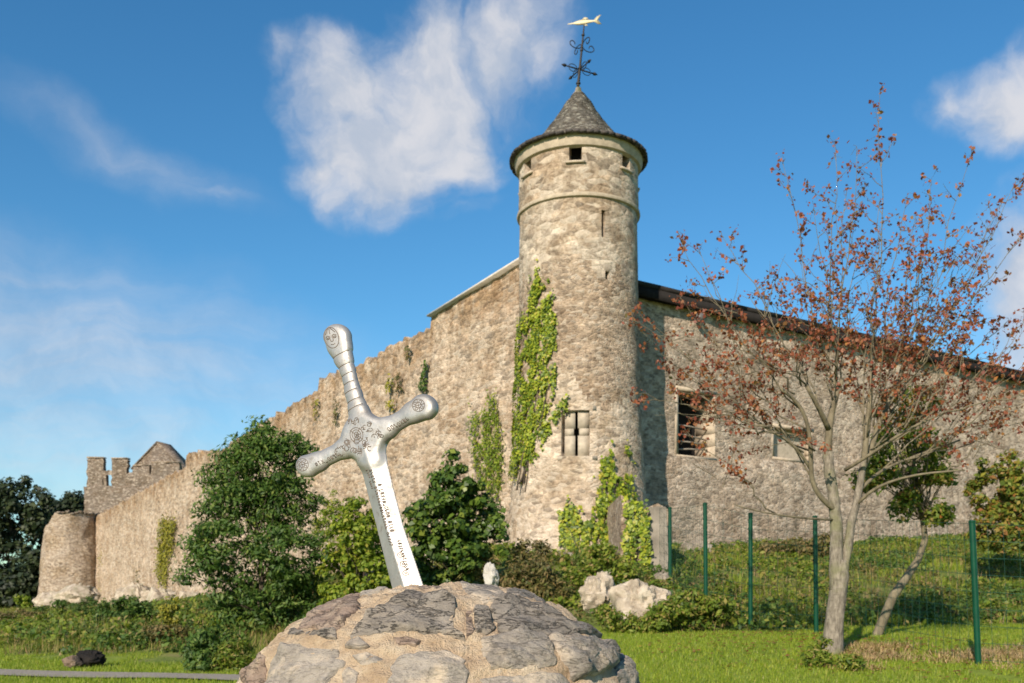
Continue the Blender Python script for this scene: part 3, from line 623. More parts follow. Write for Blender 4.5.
# --- far end: round bastion, battlemented keep, gable
def build_far():
    Y0 = 123; cx = (70.5 - CX) / F * Y0; root = empty('bastion', (cx, Y0, .5), 'squat round stone bastion at the far left end of the long wall', 'tower')
    k = 90; a = np.linspace(0, math.tau, k, endpoint=False); top = CAMH + (HZ - 515) / F * Y0
    zz = np.linspace(0, 1, 30); mb = MB()
    h = top - 3.0 * np.clip((-np.cos(a) - .1) / .9, 0, 1) ** 1.2 + .10 * np.sin(a * 13) + rng.normal(size=k) * .06
    A, T = np.meshgrid(a, zz); Z = -1 + (h[None] + 1) * T; r = np.interp(T, [0, .25, 1], [4.1, 3.7, 3.05])
    P = np.stack([cx + r * np.cos(A), Y0 + r * np.sin(A), Z], -1); d = nz(P, .8, 51) * .12 + nz(P, 2.4, 52) * .05; P[..., 0] += d * np.cos(A); P[..., 1] += d * np.sin(A)
    i = np.arange(30 * k).reshape(30, k); j = np.roll(i, -1, 1); mb.add(P, np.stack([i[:-1], j[:-1], j[1:], i[1:]], -1).reshape(-1, 4))
    inn = [np.stack([cx + q * np.cos(a), Y0 + q * np.sin(a), z_], -1) for q, z_ in ((3.05, h), (2.3, h - .05), (2.2, np.full(k, 3.0)))]; i2 = np.arange(3 * k).reshape(3, k); j2 = np.roll(i2, -1, 1); mb.add(np.vstack([P[-1], inn[1], inn[2]]), np.stack([i2[:-1], j2[:-1], j2[1:], i2[1:]], -1).reshape(-1, 4))
    mb.build('wall', M['bastion'], root, True, 50)
    cp = MB(); n = 40
    for q in range(n):
        a_ = q * math.tau / n; hq = np.interp(a_, np.append(a, math.tau), np.append(h, h[0])); 
        if math.cos(a_) > -.1: cp.box((cx + 3.05 * math.cos(a_), Y0 + 3.05 * math.sin(a_), hq + .08), (.46, .6, .2), a_ + math.pi / 2, .03)
    cp.build('coping', M['old_keep'], root)
    # keep with merlons
    Yk = 128; s = Yk / F; root = empty('battlemented_tower', ((135 - CX) * s, Yk, 5), 'dark grey square tower with ragged battlements rising behind the far end of the long wall', 'tower')
    X = lambda px: (px - CX) * s; Zp = lambda py: CAMH + (HZ - py) * s
    w = MB(); z0 = 0; zt = Zp(487)
    def slab(px0, px1, py0, y0, y1, zb):
        nx, nzv = max(2, int((X(px1) - X(px0)) / .35)), max(2, int((Zp(py0) - zb) / .4)); xs = np.linspace(X(px0), X(px1), nx + 1); zs = np.linspace(zb, Zp(py0), nzv + 1)
        U, Z = np.meshgrid(xs, zs, indexing='ij'); P = np.stack([U, U * 0 + y0, Z], -1); P[..., 1] += nz(P, 1.5, 61) * .12; P[:, -1, 2] += rng.normal(size=nx + 1) * .09; P[[0, -1], :, 0] += rng.normal(size=(2, nzv + 1)) * .06
        i = np.arange((nx + 1) * (nzv + 1)).reshape(nx + 1, -1); B = P.copy(); B[..., 1] = y1; n = P[..., 0].size
        q = lambda a, b: np.stack([a[:-1], a[1:], b[1:], b[:-1]], -1)
        w.add(np.vstack([P.reshape(-1, 3), B.reshape(-1, 3)]), np.stack([i[:-1, :-1], i[1:, :-1], i[1:, 1:], i[:-1, 1:]], -1).reshape(-1, 4), q(i[:, -1], i[:, -1] + n), q(i[0], i[0] + n), q(i[-1], i[-1] + n))
    slab(84, 186, 486, Yk, Yk + 9, 0)
    wall = w.build('wall', M['old_keep'], root)
    for a_, b_, py in ((87, 103, 458), (111.5, 127, 459), (133, 149, 466), (151, 179, 463)):
        w = MB(); slab(a_, b_, py, Yk + .02, Yk + .9, Zp(487.5)); w.build('merlon', M['old_keep'], root)
        c = MB(); c.box(((X(a_) + X(b_)) / 2, Yk + .45, Zp(py) + .1), (X(b_) - X(a_) + .12, 1.05, .16), 0, .03); c.build('merlon_cap', M['bastion'], root)
    for q in ((102.9, 111.6, 471, 475), (126.9, 133.1, 474, 487.3), (102.9, 106, 475, 487.3), (148.9, 151.1, 474, 487.3)):
        w = MB(); slab(q[0], q[1], q[2], Yk + .03, Yk + .8, Zp(q[3])); w.build('parapet', M['old_keep'], root)
    Yg = 137; s2 = Yg / F; root = empty('gabled_house', ((157 - CX) * s2, Yg, 8), 'small steep stone gable showing over the battlements at far left', 'house')
    g_ = MB(); ax, az_ = (157 - CX) * s2, CAMH + (HZ - 443) * s2; hw = 24 * s2; zb = CAMH + (HZ - 468) * s2; zl = 3
    A = np.array([[ax - hw, Yg, zl], [ax + hw, Yg, zl], [ax + hw, Yg, zb], [ax, Yg, az_], [ax - hw, Yg, zb]]); g_.prism(A, A + np.array([.8, 3, 0])); g_.build('gable_wall', M['old_keep'], root)
    r = MB()
    for sg in (-1, 1):
        e = np.array([[ax, Yg - .15, az_ + .02], [ax + sg * (hw + .25), Yg - .15, zb - .2], [ax + sg * (hw + .25), Yg - .15, zb + .0], [ax, Yg - .15, az_ + .25]])
        e += np.array([sg * .004, 0, 0]); r.prism(e, e + np.array([.85, 3.2, 0]))
    r.build('roof', M['old_keep'], root)
build_far()

# --- ruined stub of wall with a squared pier, right foot of the tower
def rubble_block(mb, px0, px1, tops, Y, depth, zb, seed, ny=8):
    """irregular masonry block; tops = list of (px, py)"""
    s = Y / F; xs = np.linspace((px0 - CX) * s, (px1 - CX) * s, max(3, int((px1 - px0) * s / .16))); tx = np.interp(xs / s + CX, [p for p, _ in tops], [CAMH + (HZ - q) * s for _, q in tops])
    nzv = 16; loops = []
    for x, t in zip(xs, tx):
        t = t + rng.normal() * .04; zs = np.linspace(zb, t, nzv); f = np.stack([np.full(nzv, x), np.full(nzv, Y), zs], -1); b = np.stack([np.full(nzv, x), np.full(nzv, Y + depth), zs[::-1]], -1); loops.append(np.vstack([f, b]))
    V = np.array(loops); n = V.shape[1]; d = nz(V, 1.6, seed) * .07 + nz(V, 4, seed + 1, 2) * .04; V[..., 1] += d; V[..., 0] += nz(V, 2.1, seed + 3) * .05
    i = np.arange(V.shape[0] * n).reshape(-1, n); j = np.roll(i, -1, 1); mb.add(V, np.stack([i[:-1], i[1:], j[1:], j[:-1]], -1).reshape(-1, 4), [i[0].tolist()], [i[-1][::-1].tolist()])
def build_stub():
    Y = 29.5; p = px2(645, 590, Y); root = empty('ruined_wall_stub', (p[0], Y, p[2]), 'broken low wall end with squared pier at right foot of round tower', 'wall')
    zb = float(G(p[0], Y)) - .6
    mb = MB(); rubble_block(mb, 621, 649, [(621, 496), (630, 500), (640, 510), (649, 508)], Y, 4.5, zb, 71); mb.build('rubble', M['tower'], root, True, 45)
    mb = MB(); rubble_block(mb, 649.5, 667.5, [(650, 509), (668, 507)], Y - .12, .55, zb, 75); mb.build('pier', M['pier_stone'], root, True, 40)
    mb = MB(); rubble_block(mb, 648, 668, [(648, 506), (660, 502), (668, 508)], Y + 1.2, 3.5, zb, 78); mb.build('capping', M['right_wall'], root, True, 40)
build_stub()

# ------------------------------------------------------------------ rocks
def rock(name, c, size, mat, seed, label=None, cat='rock', group=None, parent=None, rough=.28, waist=0):
    n1, n2 = 44, 30; a = np.linspace(0, math.tau, n1, endpoint=False); b = np.linspace(-math.pi / 2, math.pi / 2, n2)
    A, Bm = np.meshgrid(a, b); D = np.stack([np.cos(A) * np.cos(Bm), np.sin(A) * np.cos(Bm), np.sin(Bm)], -1)
    r = 1 + rough * nz(D, 1.1, seed) + rough * .45 * nz(D, 3.0, seed + 1) + rough * .35 * nz(D, 7, seed + 2) + rough * .15 * nz(D, 15, seed + 4)
    rr = np.random.default_rng(seed)
    for _ in range(5):          # a few broken facets
        d = rr.normal(size=3); d /= np.linalg.norm(d); lim = .84 + .16 * rr.random(); dot = D @ d; r = np.where(dot * r > lim, lim / np.maximum(dot, .1), r)
    Dw = D * np.stack([1 - waist * np.exp(-((D[..., 2] - .3) / .2) ** 2) - waist * .5 * (D[..., 2] > .3)] * 2 + [np.ones_like(r)], -1); V = Dw * (r if not waist else 1 + (r - 1) * .4)[..., None] * np.asarray(size) + np.asarray(c); i = np.arange(n1 * n2).reshape(n2, n1); j = np.roll(i, -1, 1)
    me = np_mesh(name, V, [np.stack([i[:-1], j[:-1], j[1:], i[1:]], -1).reshape(-1, 4)])
    o = link(name, me, mat, parent, True, 35)
    me.transform(__import__('mathutils').Matrix.Translation(-Vector(c))) if parent is None else None
    if parent is None: o.location = c
    return tag(o, label, cat if label else None, group)
def ground_Y(px, py, lo=11.0):
    Ys = np.arange(lo, 60, .05); yy = HZ - (G((px - CX) / F * Ys, Ys) - CAMH) / Ys * F; k = np.where(yy <= py)[0]
    return float(Ys[k[0]]) if len(k) else 30.0
def rock_px(name, px, py, Y, rx, rz, mat, seed, label, group=None, ry=None, cat='rock', sink=.0, waist=0):
    s = Y / F; c = px2(px, py, Y); return rock(name, (c[0], c[1], c[2] - sink), (rx * s, (ry or (rx + rz) / 2) * s, rz * s), mat, seed, label, cat, group, waist=waist)
rock_px('boulder', 636, 606, ground_Y(640, 624), 26, 28, M['crag'], 101, 'largest pale limestone boulder on the bank right of the stone mound, below the pier')
rock_px('boulder', 598, 595, ground_Y(600, 612), 18, 21, M['crag'], 112, 'smaller pale limestone rock just left of the largest boulder below the tower')
rock_px('boulder', 616, 582, 27.6, 11, 10, M['crag'], 127, 'small broken cream rock among weeds above the two pale boulders')
rock_px('boulder', 655, 601, ground_Y(655, 612), 18, 14, M['crag'], 129, 'cream rock at the right side of the largest pale boulder')
rock_px('boulder', 660, 590, 28, 16, 18, M['limestone'], 123, 'low pale rock at the foot of the squared pier')
rock_px('marker_stone', 491, 577, 24, 8, 13, M['chalk'], 134, 'small upright white stone right of the sword, before the ivy bank', cat='stone', ry=8, waist=.0)
rock_px('boulder', 694, 552, 35, 17, 12, M['limestone'], 145, 'pale rock at the foot of the right hand wall, behind the second green post')
rock_px('boulder', 90, 660, ground_Y(90, 667), 15, 10.5, M['dark_rock'], 156, 'dark almost black boulder lying on the left lawn by the path')
rock_px('boulder', 73, 663, ground_Y(73, 668), 9, 7, M['brown_rock'], 167, 'small brown stone leaning against the black boulder on the left lawn')
OUT = [(78, 596, 90, 20, 12, 'lumpy limestone outcrop under the round bastion'), (135, 600, 78, 18, 16, 'limestone outcrop at the wall foot just right of the bastion'), (163, 606, 62, 15, 18, 'limestone outcrop under the yellow ivy strip on the long wall'),
       (192, 610, 52, 20, 20, 'limestone outcrop at the wall foot left of the large dark tree'), (226, 616, 46, 18, 22, 'limestone outcrop half hidden by the left edge of the large dark tree'), (52, 601, 96, 14, 9, 'low pale outcrop at the left foot of the bastion')]
for k, (px, py, Y, rx, rz, lab) in enumerate(OUT): rock_px('rock_outcrop', px, py, Y, rx * 1.1, rz * 1.15, M['crag'], 200 + k * 11, lab, 'outcrops along the wall foot', sink=.2)
rock_px('boulder', 565, 566, 32, 24, 16, M['limestone'], 301, 'pale rock showing through the brambles at the left foot of the tower')
rock_px('boulder', 545, 590, 29, 18, 14, M['limestone'], 312, 'flat pale rock among brown brambles right of the white marker stone')
rock_px('boulder', 372, 583, 30, 26, 16, M['limestone'], 323, 'pale rock seen low behind the sword blade, between two shrubs')

# ------------------------------------------------------------------ stone mound with the sword
MC = np.array([(440 - CX) / F * 4.25, 4.25, .765]); MR = np.array([.865, .865, .60])
def dome_noise(P): return .022 * nz(P, 3.2, 81) + .012 * nz(P, 11, 82) + .006 * nz(P, 30, 83, 2)
def on_dome(D, h=0.0):
    """point on the dome in direction D from its centre"""
    D = np.asarray(D, float); D = D / np.linalg.norm(D, axis=-1, keepdims=True)
    r = 1 / np.sqrt(((D / MR) ** 2).sum(-1)); P = D * r[..., None]; N = P / MR ** 2; N /= np.linalg.norm(N, axis=-1, keepdims=True)
    return MC + P + N * (dome_noise(P)[..., None] + np.asarray(h)[..., None])
def ray_dome(px, py):
    d = np.array([(px - CX) / F, 1, (HZ - py) / F]); o = np.array([0, 0, CAMH]) - MC; a = ((d / MR) ** 2).sum(); b = 2 * (o * d / MR ** 2).sum(); c = ((o / MR) ** 2).sum() - 1; q = b * b - 4 * a * c
    t = (-b - math.sqrt(q)) / (2 * a) if q > 0 else -b / (2 * a)
    P = o + d * t; return P / np.linalg.norm(P)
STONES = [  # outline in the photograph, height, material
    ([(358, 632), (372, 612), (380, 606), (398, 598), (410, 594), (425, 595), (440, 598), (452, 603), (455, 612), (450, 620), (463, 633), (440, 628), (410, 626), (385, 630)], .035, 0),
    ([(301, 628), (312, 616), (330, 605), (352, 597), (360, 595), (356, 606), (346, 620), (336, 629), (320, 630)], .028, 2),
    ([(455, 584), (478, 585), (495, 590), (505, 597), (500, 603), (485, 604), (470, 598)], .02, 3), ([(474, 608), (488, 606), (492, 614), (496, 626), (486, 629), (477, 630)], .025, 0),
    ([(497, 600), (510, 602), (530, 607), (560, 620), (585, 632), (595, 638), (570, 638), (545, 639), (525, 636), (508, 630), (497, 618)], .036, 0),
    ([(482, 636), (500, 633), (520, 634), (538, 638), (548, 652), (552, 668), (520, 669), (492, 668), (487, 655)], .03, 3),
    ([(549, 640), (570, 643), (596, 645), (610, 650), (616, 662), (607, 670), (590, 676), (573, 681), (562, 665)], .055, 3),
    ([(396, 654), (410, 649), (440, 648), (458, 651), (466, 660), (465, 692), (440, 700), (400, 698), (390, 684)], .02, 1),
    ([(273, 664), (286, 649), (312, 648), (338, 651), (340, 662), (326, 676), (318, 694), (290, 698), (262, 688)], .024, 1),
    ([(289, 636), (295, 629), (306, 634), (300, 638)], .016, 0), ([(308, 635), (322, 632), (335, 630), (337, 639), (322, 639), (309, 639)], .018, 0),
    ([(345, 645), (350, 638), (358, 635), (368, 643), (360, 646)], .014, 3), ([(352, 653), (365, 649), (381, 654), (378, 662), (360, 661)], .014, 1), ([(341, 672), (347, 665), (356, 670), (354, 690), (343, 690)], .016, 1),
    ([(617, 655), (628, 654), (638, 664), (648, 682), (640, 697), (628, 690), (614, 676)], .032, 3), ([(485, 678), (520, 676), (560, 677), (575, 692), (560, 712), (500, 710)], .02, 1), ([(402, 590), (420, 587), (440, 588), (436, 591), (415, 592)], .014, 2), ([(393, 634), (405, 632), (420, 636), (414, 641), (398, 640)], .012, 2), ([(248, 668), (262, 655), (268, 660), (262, 680), (250, 690)], .016, 2), ([(466, 612), (472, 609), (474, 630), (467, 634)], .01, 2), ([(556, 616), (575, 622), (592, 630), (585, 631), (562, 622)], .012, 1), ([(598, 641), (610, 646), (618, 652), (612, 652), (600, 647)], .014, 2)]
def build_mound():
    root = empty('stone_mound', (MC[0], MC[1], 0), 'domed mound of dark stones set in sandy mortar, holding the sword', 'monument base')
    n = 280; a = np.linspace(0, math.tau, n, endpoint=False); el = np.linspace(0, math.pi / 2, 90); A, E = np.meshgrid(a, el)
    D = np.stack([np.cos(A) * np.cos(E), np.sin(A) * np.cos(E), np.sin(E)], -1) * MR; q0 = on_dome(D); P = on_dome(D, .007 * nz(q0, 26, 85, 3) + .004 * nz(q0, 70, 86, 2))
    sk = [np.stack([MC[0] + r * np.cos(a), MC[1] + r * np.sin(a), np.full(n, z)], -1) for z, r in ((-.05, 1.05), (.25, .97), (.5, .91))]
    for s_ in sk: s_ += (nz(s_, 3.2, 84) * .02)[:, None] * np.stack([np.cos(a), np.sin(a), 0 * a], -1)
    V = np.vstack(sk + [P.reshape(-1, 3)]); m = 93; i = np.arange(m * n).reshape(m, n); j = np.roll(i, -1, 1); mb = MB(); mb.add(V, np.stack([i[:-1], j[:-1], j[1:], i[1:]], -1).reshape(-1, 4)); mb.build('mortar', M['mortar'], root, True)
    def stone_patch(dirs, h, mat, seed):
        dirs = np.array(dirs); c = dirs.mean(0); k = len(dirs)
        # resample the outline, roughen it
        per = []; nn = 72; seg = np.linalg.norm(np.roll(dirs, -1, 0) - dirs, axis=1); cum = np.append(0, np.cumsum(seg)); cl = np.vstack([dirs, dirs[:1]])
        for t in np.linspace(0, cum[-1], nn, endpoint=False): per.append([np.interp(t, cum, cl[:, q]) for q in range(3)])
        per = np.array(per); per = (per * 2 + np.roll(per, 1, 0) + np.roll(per, -1, 0)) / 4; size = np.linalg.norm(per - c, axis=1).mean()
        per = c + (per - c) * (1 + .10 * nz(per, 20, seed, 4))[:, None]
        rings = [0, .12, .25, .4, .55, .7, .82, .9, .96, 1.0, 1.03]; prof = [1, 1, 1, 1, .99, .97, .92, .82, .62, .2, -.6]; Vr = []
        for q, (t, hp) in enumerate(zip(rings, prof)):
            Dq = c + (per - c) * max(t, 1e-3); base = on_dome(Dq) ; lay = nz(base, 9, seed + 5, 2); st = np.floor((lay + nz(base, 5, seed + 6) * .6) * 2.2) / 2.2     # broken layers
            hh = h * hp + (h * .36 * st + h * .22 * nz(base, 22, seed + 7, 4)) * (hp > .5); Vr.append(on_dome(Dq, hh))
        V = np.vstack(Vr); m = len(rings); i = np.arange(m * nn).reshape(m, nn); j = np.roll(i, -1, 1); b = MB(); b.add(V, np.stack([i[:-1], i[1:], j[1:], j[:-1]], -1).reshape(-1, 4)); return b.build('stone', mat, root, True, 38)
    used = []
    for k, (poly, h, mt) in enumerate(STONES):
        d = [ray_dome(*p) for p in poly]; used.append((np.mean(d, 0), .16)); d = np.mean(d, 0) + (np.array(d) - np.mean(d, 0)) * 1.07; stone_patch(d, h * .62, M['cobble'][mt], 900 + k * 13)
    for k in range(60):                  # stones round the sides and back
        a_ = rng.random() * math.tau; z_ = .05 + .85 * rng.random(); c = np.array([math.cos(a_) * math.sqrt(1 - z_ ** 2), math.sin(a_) * math.sqrt(1 - z_ ** 2), z_])
        if c[1] < -.12 or z_ > .93 or any(np.linalg.norm(c - u / np.linalg.norm(u)) < .30 for u, _ in used): continue
        used.append((c, .2)); t1 = np.cross(c, [0, 0, 1]); t1 /= np.linalg.norm(t1); t2 = np.cross(c, t1); nn = 9; w, h_ = .16 + .07 * rng.random(), .10 + .05 * rng.random()
        stone_patch([c + t1 * math.cos(q) * w * (.85 + .3 * rng.random()) + t2 * math.sin(q) * h_ * (.85 + .3 * rng.random()) for q in np.arange(nn) * math.tau / nn], .009, M['cobble'][int(rng.integers(4))], 2000 + k * 17)
build_mound()

# ------------------------------------------------------------------ the sword
def build_sword():
    PX = .00425; YAW = R(28); LEAN = .12; cy = math.cos(YAW); top_z = 0
    base_px = (407, 590); Ysw = 4.25; loc = px2(*base_px, Ysw)
    root = empty('sword', loc, 'large cast silver sword with engraved cross hilt, leaning left and stuck into the stone mound', 'sword')
    root.rotation_euler = (0, 0, -YAW)
    h = .85                                        # grid step in units of one picture pixel
    us = np.arange(292, 442, h); vs = np.arange(318, 622, h); ws = np.arange(-18, 18.01, h)
    U, V, W = np.meshgrid(us, vs, ws, indexing='ij')
    def cone(a, b, ra, rb, fl):
        a, b = np.array(a, float), np.array(b, float); d = b - a; L2 = d @ d
        t = np.clip(((U - a[0]) * d[0] + (V - a[1]) * d[1]) / L2, 0, 1); r = ra + (rb - ra) * t
        q = np.sqrt((U - a[0] - t * d[0]) ** 2 + (V - a[1] - t * d[1]) ** 2 + (W * fl) ** 2); return q - r
    def smin(a, b, k): hh = np.clip(.5 + .5 * (b - a) / k, 0, 1); return b + (a - b) * hh - k * hh * (1 - hh)
    def chain(pts, fl, k=2.0):
        o = None
        for p, q in zip(pts[:-1], pts[1:]):
            c = cone(p[:2], q[:2], p[2], q[2], fl); o = c if o is None else smin(o, c, k)
        return o
    grip = chain([(337.8, 337.4, 13.4), (340, 347, 11.6), (344, 360, 8.8), (348, 371, 7.0), (353.5, 393, 7.6), (359, 411, 9.6), (366, 432, 15)], 1.3, 3)
    # wrapped bands along the grip
    ga, gb = np.array([341., 352.]), np.array([362., 412.]); gd = (gb - ga) / np.linalg.norm(gb - ga); sg = (U - ga[0]) * gd[0] + (V - ga[1]) * gd[1] + .18 * (U - 350)
    GRO = [2.5, 14.5, 24, 33, 42, 52, 60]
    for s0 in GRO: grip = grip + .5 * np.exp(-((sg - s0) / 1.0) ** 2)
    ra = chain([(424.2, 407.5, 13.3), (414, 412.5, 10.6), (400, 420.5, 7.8), (386, 428.5, 11), (368, 436, 17)], 1.2, 3)
    la = chain([(308.8, 466, 11.6), (318, 462, 9.6), (331, 455.5, 7.6), (346, 448.5, 10), (366, 438, 17)], 1.2, 3)
    d = smin(smin(grip, ra, 9), la, 9); d = smin(d, cone((364, 436), (371, 458), 20, 13, 1.3), 6)
    # flattened front and back
    d = -smin(-d, -(np.abs(W) - np.interp(V, [318, 360, 400, 470], [8.0, 7.0, 7.5, 8.0])), 3.0)
    # blade: flattened diamond with a ridge
    cl = np.interp(V, [440, 473, 525, 578, 640], [366.5, 376, 389.6, 405.2, 423.5]); hw = np.interp(V, [440, 473, 525, 578, 640], [15, 13.6, 13.4, 15.6, 17])
    t_ = np.clip(7.2 - 0 * V, 0, 99); across = (U - cl) * .963
    dia = (np.abs(across) / hw + np.abs(W) / t_ - 1) * 6.3; dia = np.maximum(dia, 448 - V)
    d = smin(d, dia, 5.5)
    # surface nets
    ins = d < 0; nx, ny, nw = d.shape
    corners = [(a, b, c) for a in (0, 1) for b in (0, 1) for c in (0, 1)]
    sub = lambda A, a, b, c: A[a:nx - 1 + a, b:ny - 1 + b, c:nw - 1 + c]
    cnt = sum(sub(ins, *c).astype(np.int8) for c in corners); act = (cnt > 0) & (cnt < 8)
    pos = np.zeros(act.shape + (3,)); num = np.zeros(act.shape)
    for c0 in corners:
        for ax in range(3):
            if c0[ax]: continue
            c1 = list(c0); c1[ax] = 1; A, B = sub(d, *c0), sub(d, *c1); cr = (A < 0) != (B < 0); t = np.where(cr, A / np.where(cr, A - B, 1), 0)
            e = [np.where(cr, c0[k] + (t if k == ax else 0), 0) for k in range(3)]
            for k in range(3): pos[..., k] += e[k]
            num += cr
    ix = np.full(act.shape, -1); ix[act] = np.arange(act.sum()); I = np.argwhere(act); pv = pos[act] / num[act][:, None]; G3 = I + pv
    faces = []
    for ax in range(3):
        o1, o2 = [(1, 2), (2, 0), (0, 1)][ax]; A = d; sl0 = [slice(None)] * 3; sl1 = [slice(None)] * 3; sl0[ax] = slice(0, -1); sl1[ax] = slice(1, None)
        a_, b_ = ins[tuple(sl0)], ins[tuple(sl1)]; ed = np.argwhere(a_ != b_); ok = (ed[:, o1] > 0) & (ed[:, o2] > 0) & (ed[:, o1] < d.shape[o1] - 1) & (ed[:, o2] < d.shape[o2] - 1); ed = ed[ok]
        q = []
        for s1, s2 in ((0, 0), (1, 0), (1, 1), (0, 1)):
            e = ed.copy(); e[:, o1] -= s1; e[:, o2] -= s2; q.append(ix[tuple(e.T)])
        q = np.stack(q, 1); inside_first = a_[tuple(ed.T)]; q[~inside_first] = q[~inside_first][:, ::-1]; q = q[(q >= 0).all(1)]; faces.append(q)
    F4 = np.vstack(faces)
    gu, gv, gw = us[0] + G3[:, 0] * h, vs[0] + G3[:, 1] * h, ws[0] + G3[:, 2] * h
    sy = math.sin(YAW)
    def local(u, v, w):
        u, v, w = (np.asarray(q, float) for q in (u, v, w)); k = (u - CX) / F; Yd = np.full(np.broadcast(u, v).shape, Ysw); back = 0 * Yd
        for _ in range(4):
            z = CAMH + (HZ - v) / F * Yd - loc[2]; back = LEAN * z; a = (k * (Ysw + back * cy) - loc[0] - back * sy) / (cy + k * sy); Yd = Ysw - a * sy + back * cy
        return np.stack([a, -w * PX + back, z], -1)
    LV = local(gu, gv, gw); fu, fv = gu[F4].mean(1), gv[F4].mean(1)
    along = ((fu - ga[0]) * gd[0] + (fv - ga[1]) * gd[1]) + .18 * (fu - 350)
    part = np.where(fv > 470 - .25 * (fu - 375), 3, np.where((along < 2.5) & (fu < 362), 0, np.where((along < 60) & (fu < 372) & (fv < 432), 1, 2)))
    part = np.where((part == 2) & (fu > 412), 4, part); part = np.where((part == 2) & (fu < 320), 5, part)
    objs = {}
    def child(name, me, mat, parent, smooth=True, ang=None):
        o = bpy.data.objects.new(name, me); COL.objects.link(o); me.materials.append(mat); o.parent = parent
        if smooth: me.polygons.foreach_set('use_smooth', [True] * len(me.polygons))
        if ang: me.set_sharp_from_angle(angle=R(ang))
        return o
    # smooth normals shared over part borders
    fn = np.cross(LV[F4[:, 2]] - LV[F4[:, 0]], LV[F4[:, 3]] - LV[F4[:, 1]]); vn = np.zeros_like(LV)
    for k in range(4): np.add.at(vn, F4[:, k], fn)
    vn /= np.linalg.norm(vn, axis=1)[:, None] + 1e-12
    for k, nm in enumerate(('pommel', 'grip', 'crossguard', 'blade', 'guard_knob', 'guard_knob')):
        f = F4[part == k]; u_, inv = np.unique(f, return_inverse=True); me = np_mesh(nm, LV[u_], [inv.reshape(f.shape)]); objs[k] = child(nm, me, M['pewter'], root)
        me.normals_split_custom_set_from_vertices(vn[u_].tolist())
    # front surface, for the engraving
    front = np.full((nx, ny), np.nan)
    for k in range(nw - 1, 0, -1):
        hit = (d[:, :, k] >= 0) & (d[:, :, k - 1] < 0) & np.isnan(front); a_, b_ = d[:, :, k], d[:, :, k - 1]
        front = np.where(hit, ws[k] - h * a_ / np.where(hit, a_ - b_, 1), front)
    def fw(u, v):
        i = np.clip((np.asarray(u) - us[0]) / h, 0, nx - 2); j = np.clip((np.asarray(v) - vs[0]) / h, 0, ny - 2); i0, j0 = i.astype(int), j.astype(int); di, dj = i - i0, j - j0
        return front[i0, j0] * (1 - di) * (1 - dj) + front[i0 + 1, j0] * di * (1 - dj) + front[i0, j0 + 1] * (1 - di) * dj + front[i0 + 1, j0 + 1] * di * dj
    def strokes(lines, name, parent, r=.55):
        mb = MB()
        for ln in lines:
            ln = np.array(ln, float); L = np.linalg.norm(np.diff(ln, axis=0), axis=1).sum(); n = max(3, int(L / 1.1)); cum = np.append(0, np.cumsum(np.linalg.norm(np.diff(ln, axis=0), axis=1))); t = np.linspace(0, cum[-1], n)
            u, v = np.interp(t, cum, ln[:, 0]), np.interp(t, cum, ln[:, 1]); w = fw(u, v)
            if np.isnan(w).any(): continue
            mb.tube(local(u, v, w + .02), r * PX, 5)
        if mb.n: return child(name, np_mesh(name, np.vstack(mb.V), [np.vstack(x) for x in mb.F.values()]), M['engraved'], parent)
    fr = lambda o, x, y, a=R(16): (o[0] + x * math.cos(a) + y * math.sin(a), o[1] - x * math.sin(a) + y * math.cos(a))
    arc = lambda o, rx, ry, a0, a1, n=24, tilt=R(16): [fr(o, rx * math.cos(t), ry * math.sin(t), tilt) for t in np.linspace(R(a0), R(a1), n)]
    fo = (335.6, 339.2)                         # face on the pommel: oval, brow and nose lines, eyes, mouth, hair lines
    sc_ = fr; fr = lambda o, x, y, a=R(16): sc_(o, x * 1.0, y * 1.06, a)
    L = [arc(fo, 7.3, 9.9, 0, 360, 40), [fr(fo, -5.5, -1), fr(fo, -3.5, -2.4), fr(fo, -1.6, -1.8), fr(fo, -1.3, 3.5), fr(fo, 1.3, 3.5), fr(fo, 1.6, -1.8), fr(fo, 3.5, -2.4), fr(fo, 5.5, -1)], arc(fr(fo, -3.5, .2), 1.6, .8, 0, 360, 12), arc(fr(fo, 3.5, .2), 1.6, .8, 0, 360, 12),
         [fr(fo, -2, 6.2), fr(fo, 0, 6.7), fr(fo, 2, 6.2)], [fr(fo, 0, -9.5), fr(fo, -.2, -3.5)], [fr(fo, -1.2, -9), fr(fo, -5.2, -4)], [fr(fo, 1.2, -9), fr(fo, 5.2, -4)]]
    strokes(L, 'engraved_face', objs[0], .5); fr = sc_
    L = []
    for s0 in GRO:
        c = ga + gd * s0; nrm = np.array([gd[1], -gd[0]]); q = []
        for t in np.linspace(-12, 12, 40):
            p = c + nrm * t; p = p - gd * (.18 * (p[0] - 350)) * .95
            if not np.isnan(fw(*p)) and fw(*p) > 3: q.append(tuple(p))
        if len(q) > 4: L.append(q)
    strokes(L, 'grip_groove', objs[1], .55)
    for k, o, rr in ((4, (422.5, 406.5), 6.2), (5, (306.8, 465.5), 6.2)):
        L = [arc(o, rr, rr, 0, 360, 30), arc(o, rr * .45, rr * .45, 0, 360, 20)]
        for q in range(4): a = q * math.pi / 2; L += [[fr(o, math.cos(a) * rr, math.sin(a) * rr), fr(o, 0, 0)], arc(fr(o, math.cos(a + .78) * rr * .62, math.sin(a + .78) * rr * .62), 1.5, 1.5, 0, 360, 10)]
        strokes(L, 'engraved_cross', objs[k], .42)
    # interlace and curls on the cross guard, worn lettering on arms and blade
    rr_ = random.Random(3); L = []; o = (361, 436)
    for q in range(3): L.append(arc(o, 2.2 + q * 2.1, 3 + q * 2.2, 0, 360, 24))
    L += [[fr(o, -5, -6), fr(o, 5, 6)], [fr(o, 5, -6), fr(o, -5, 6)]]
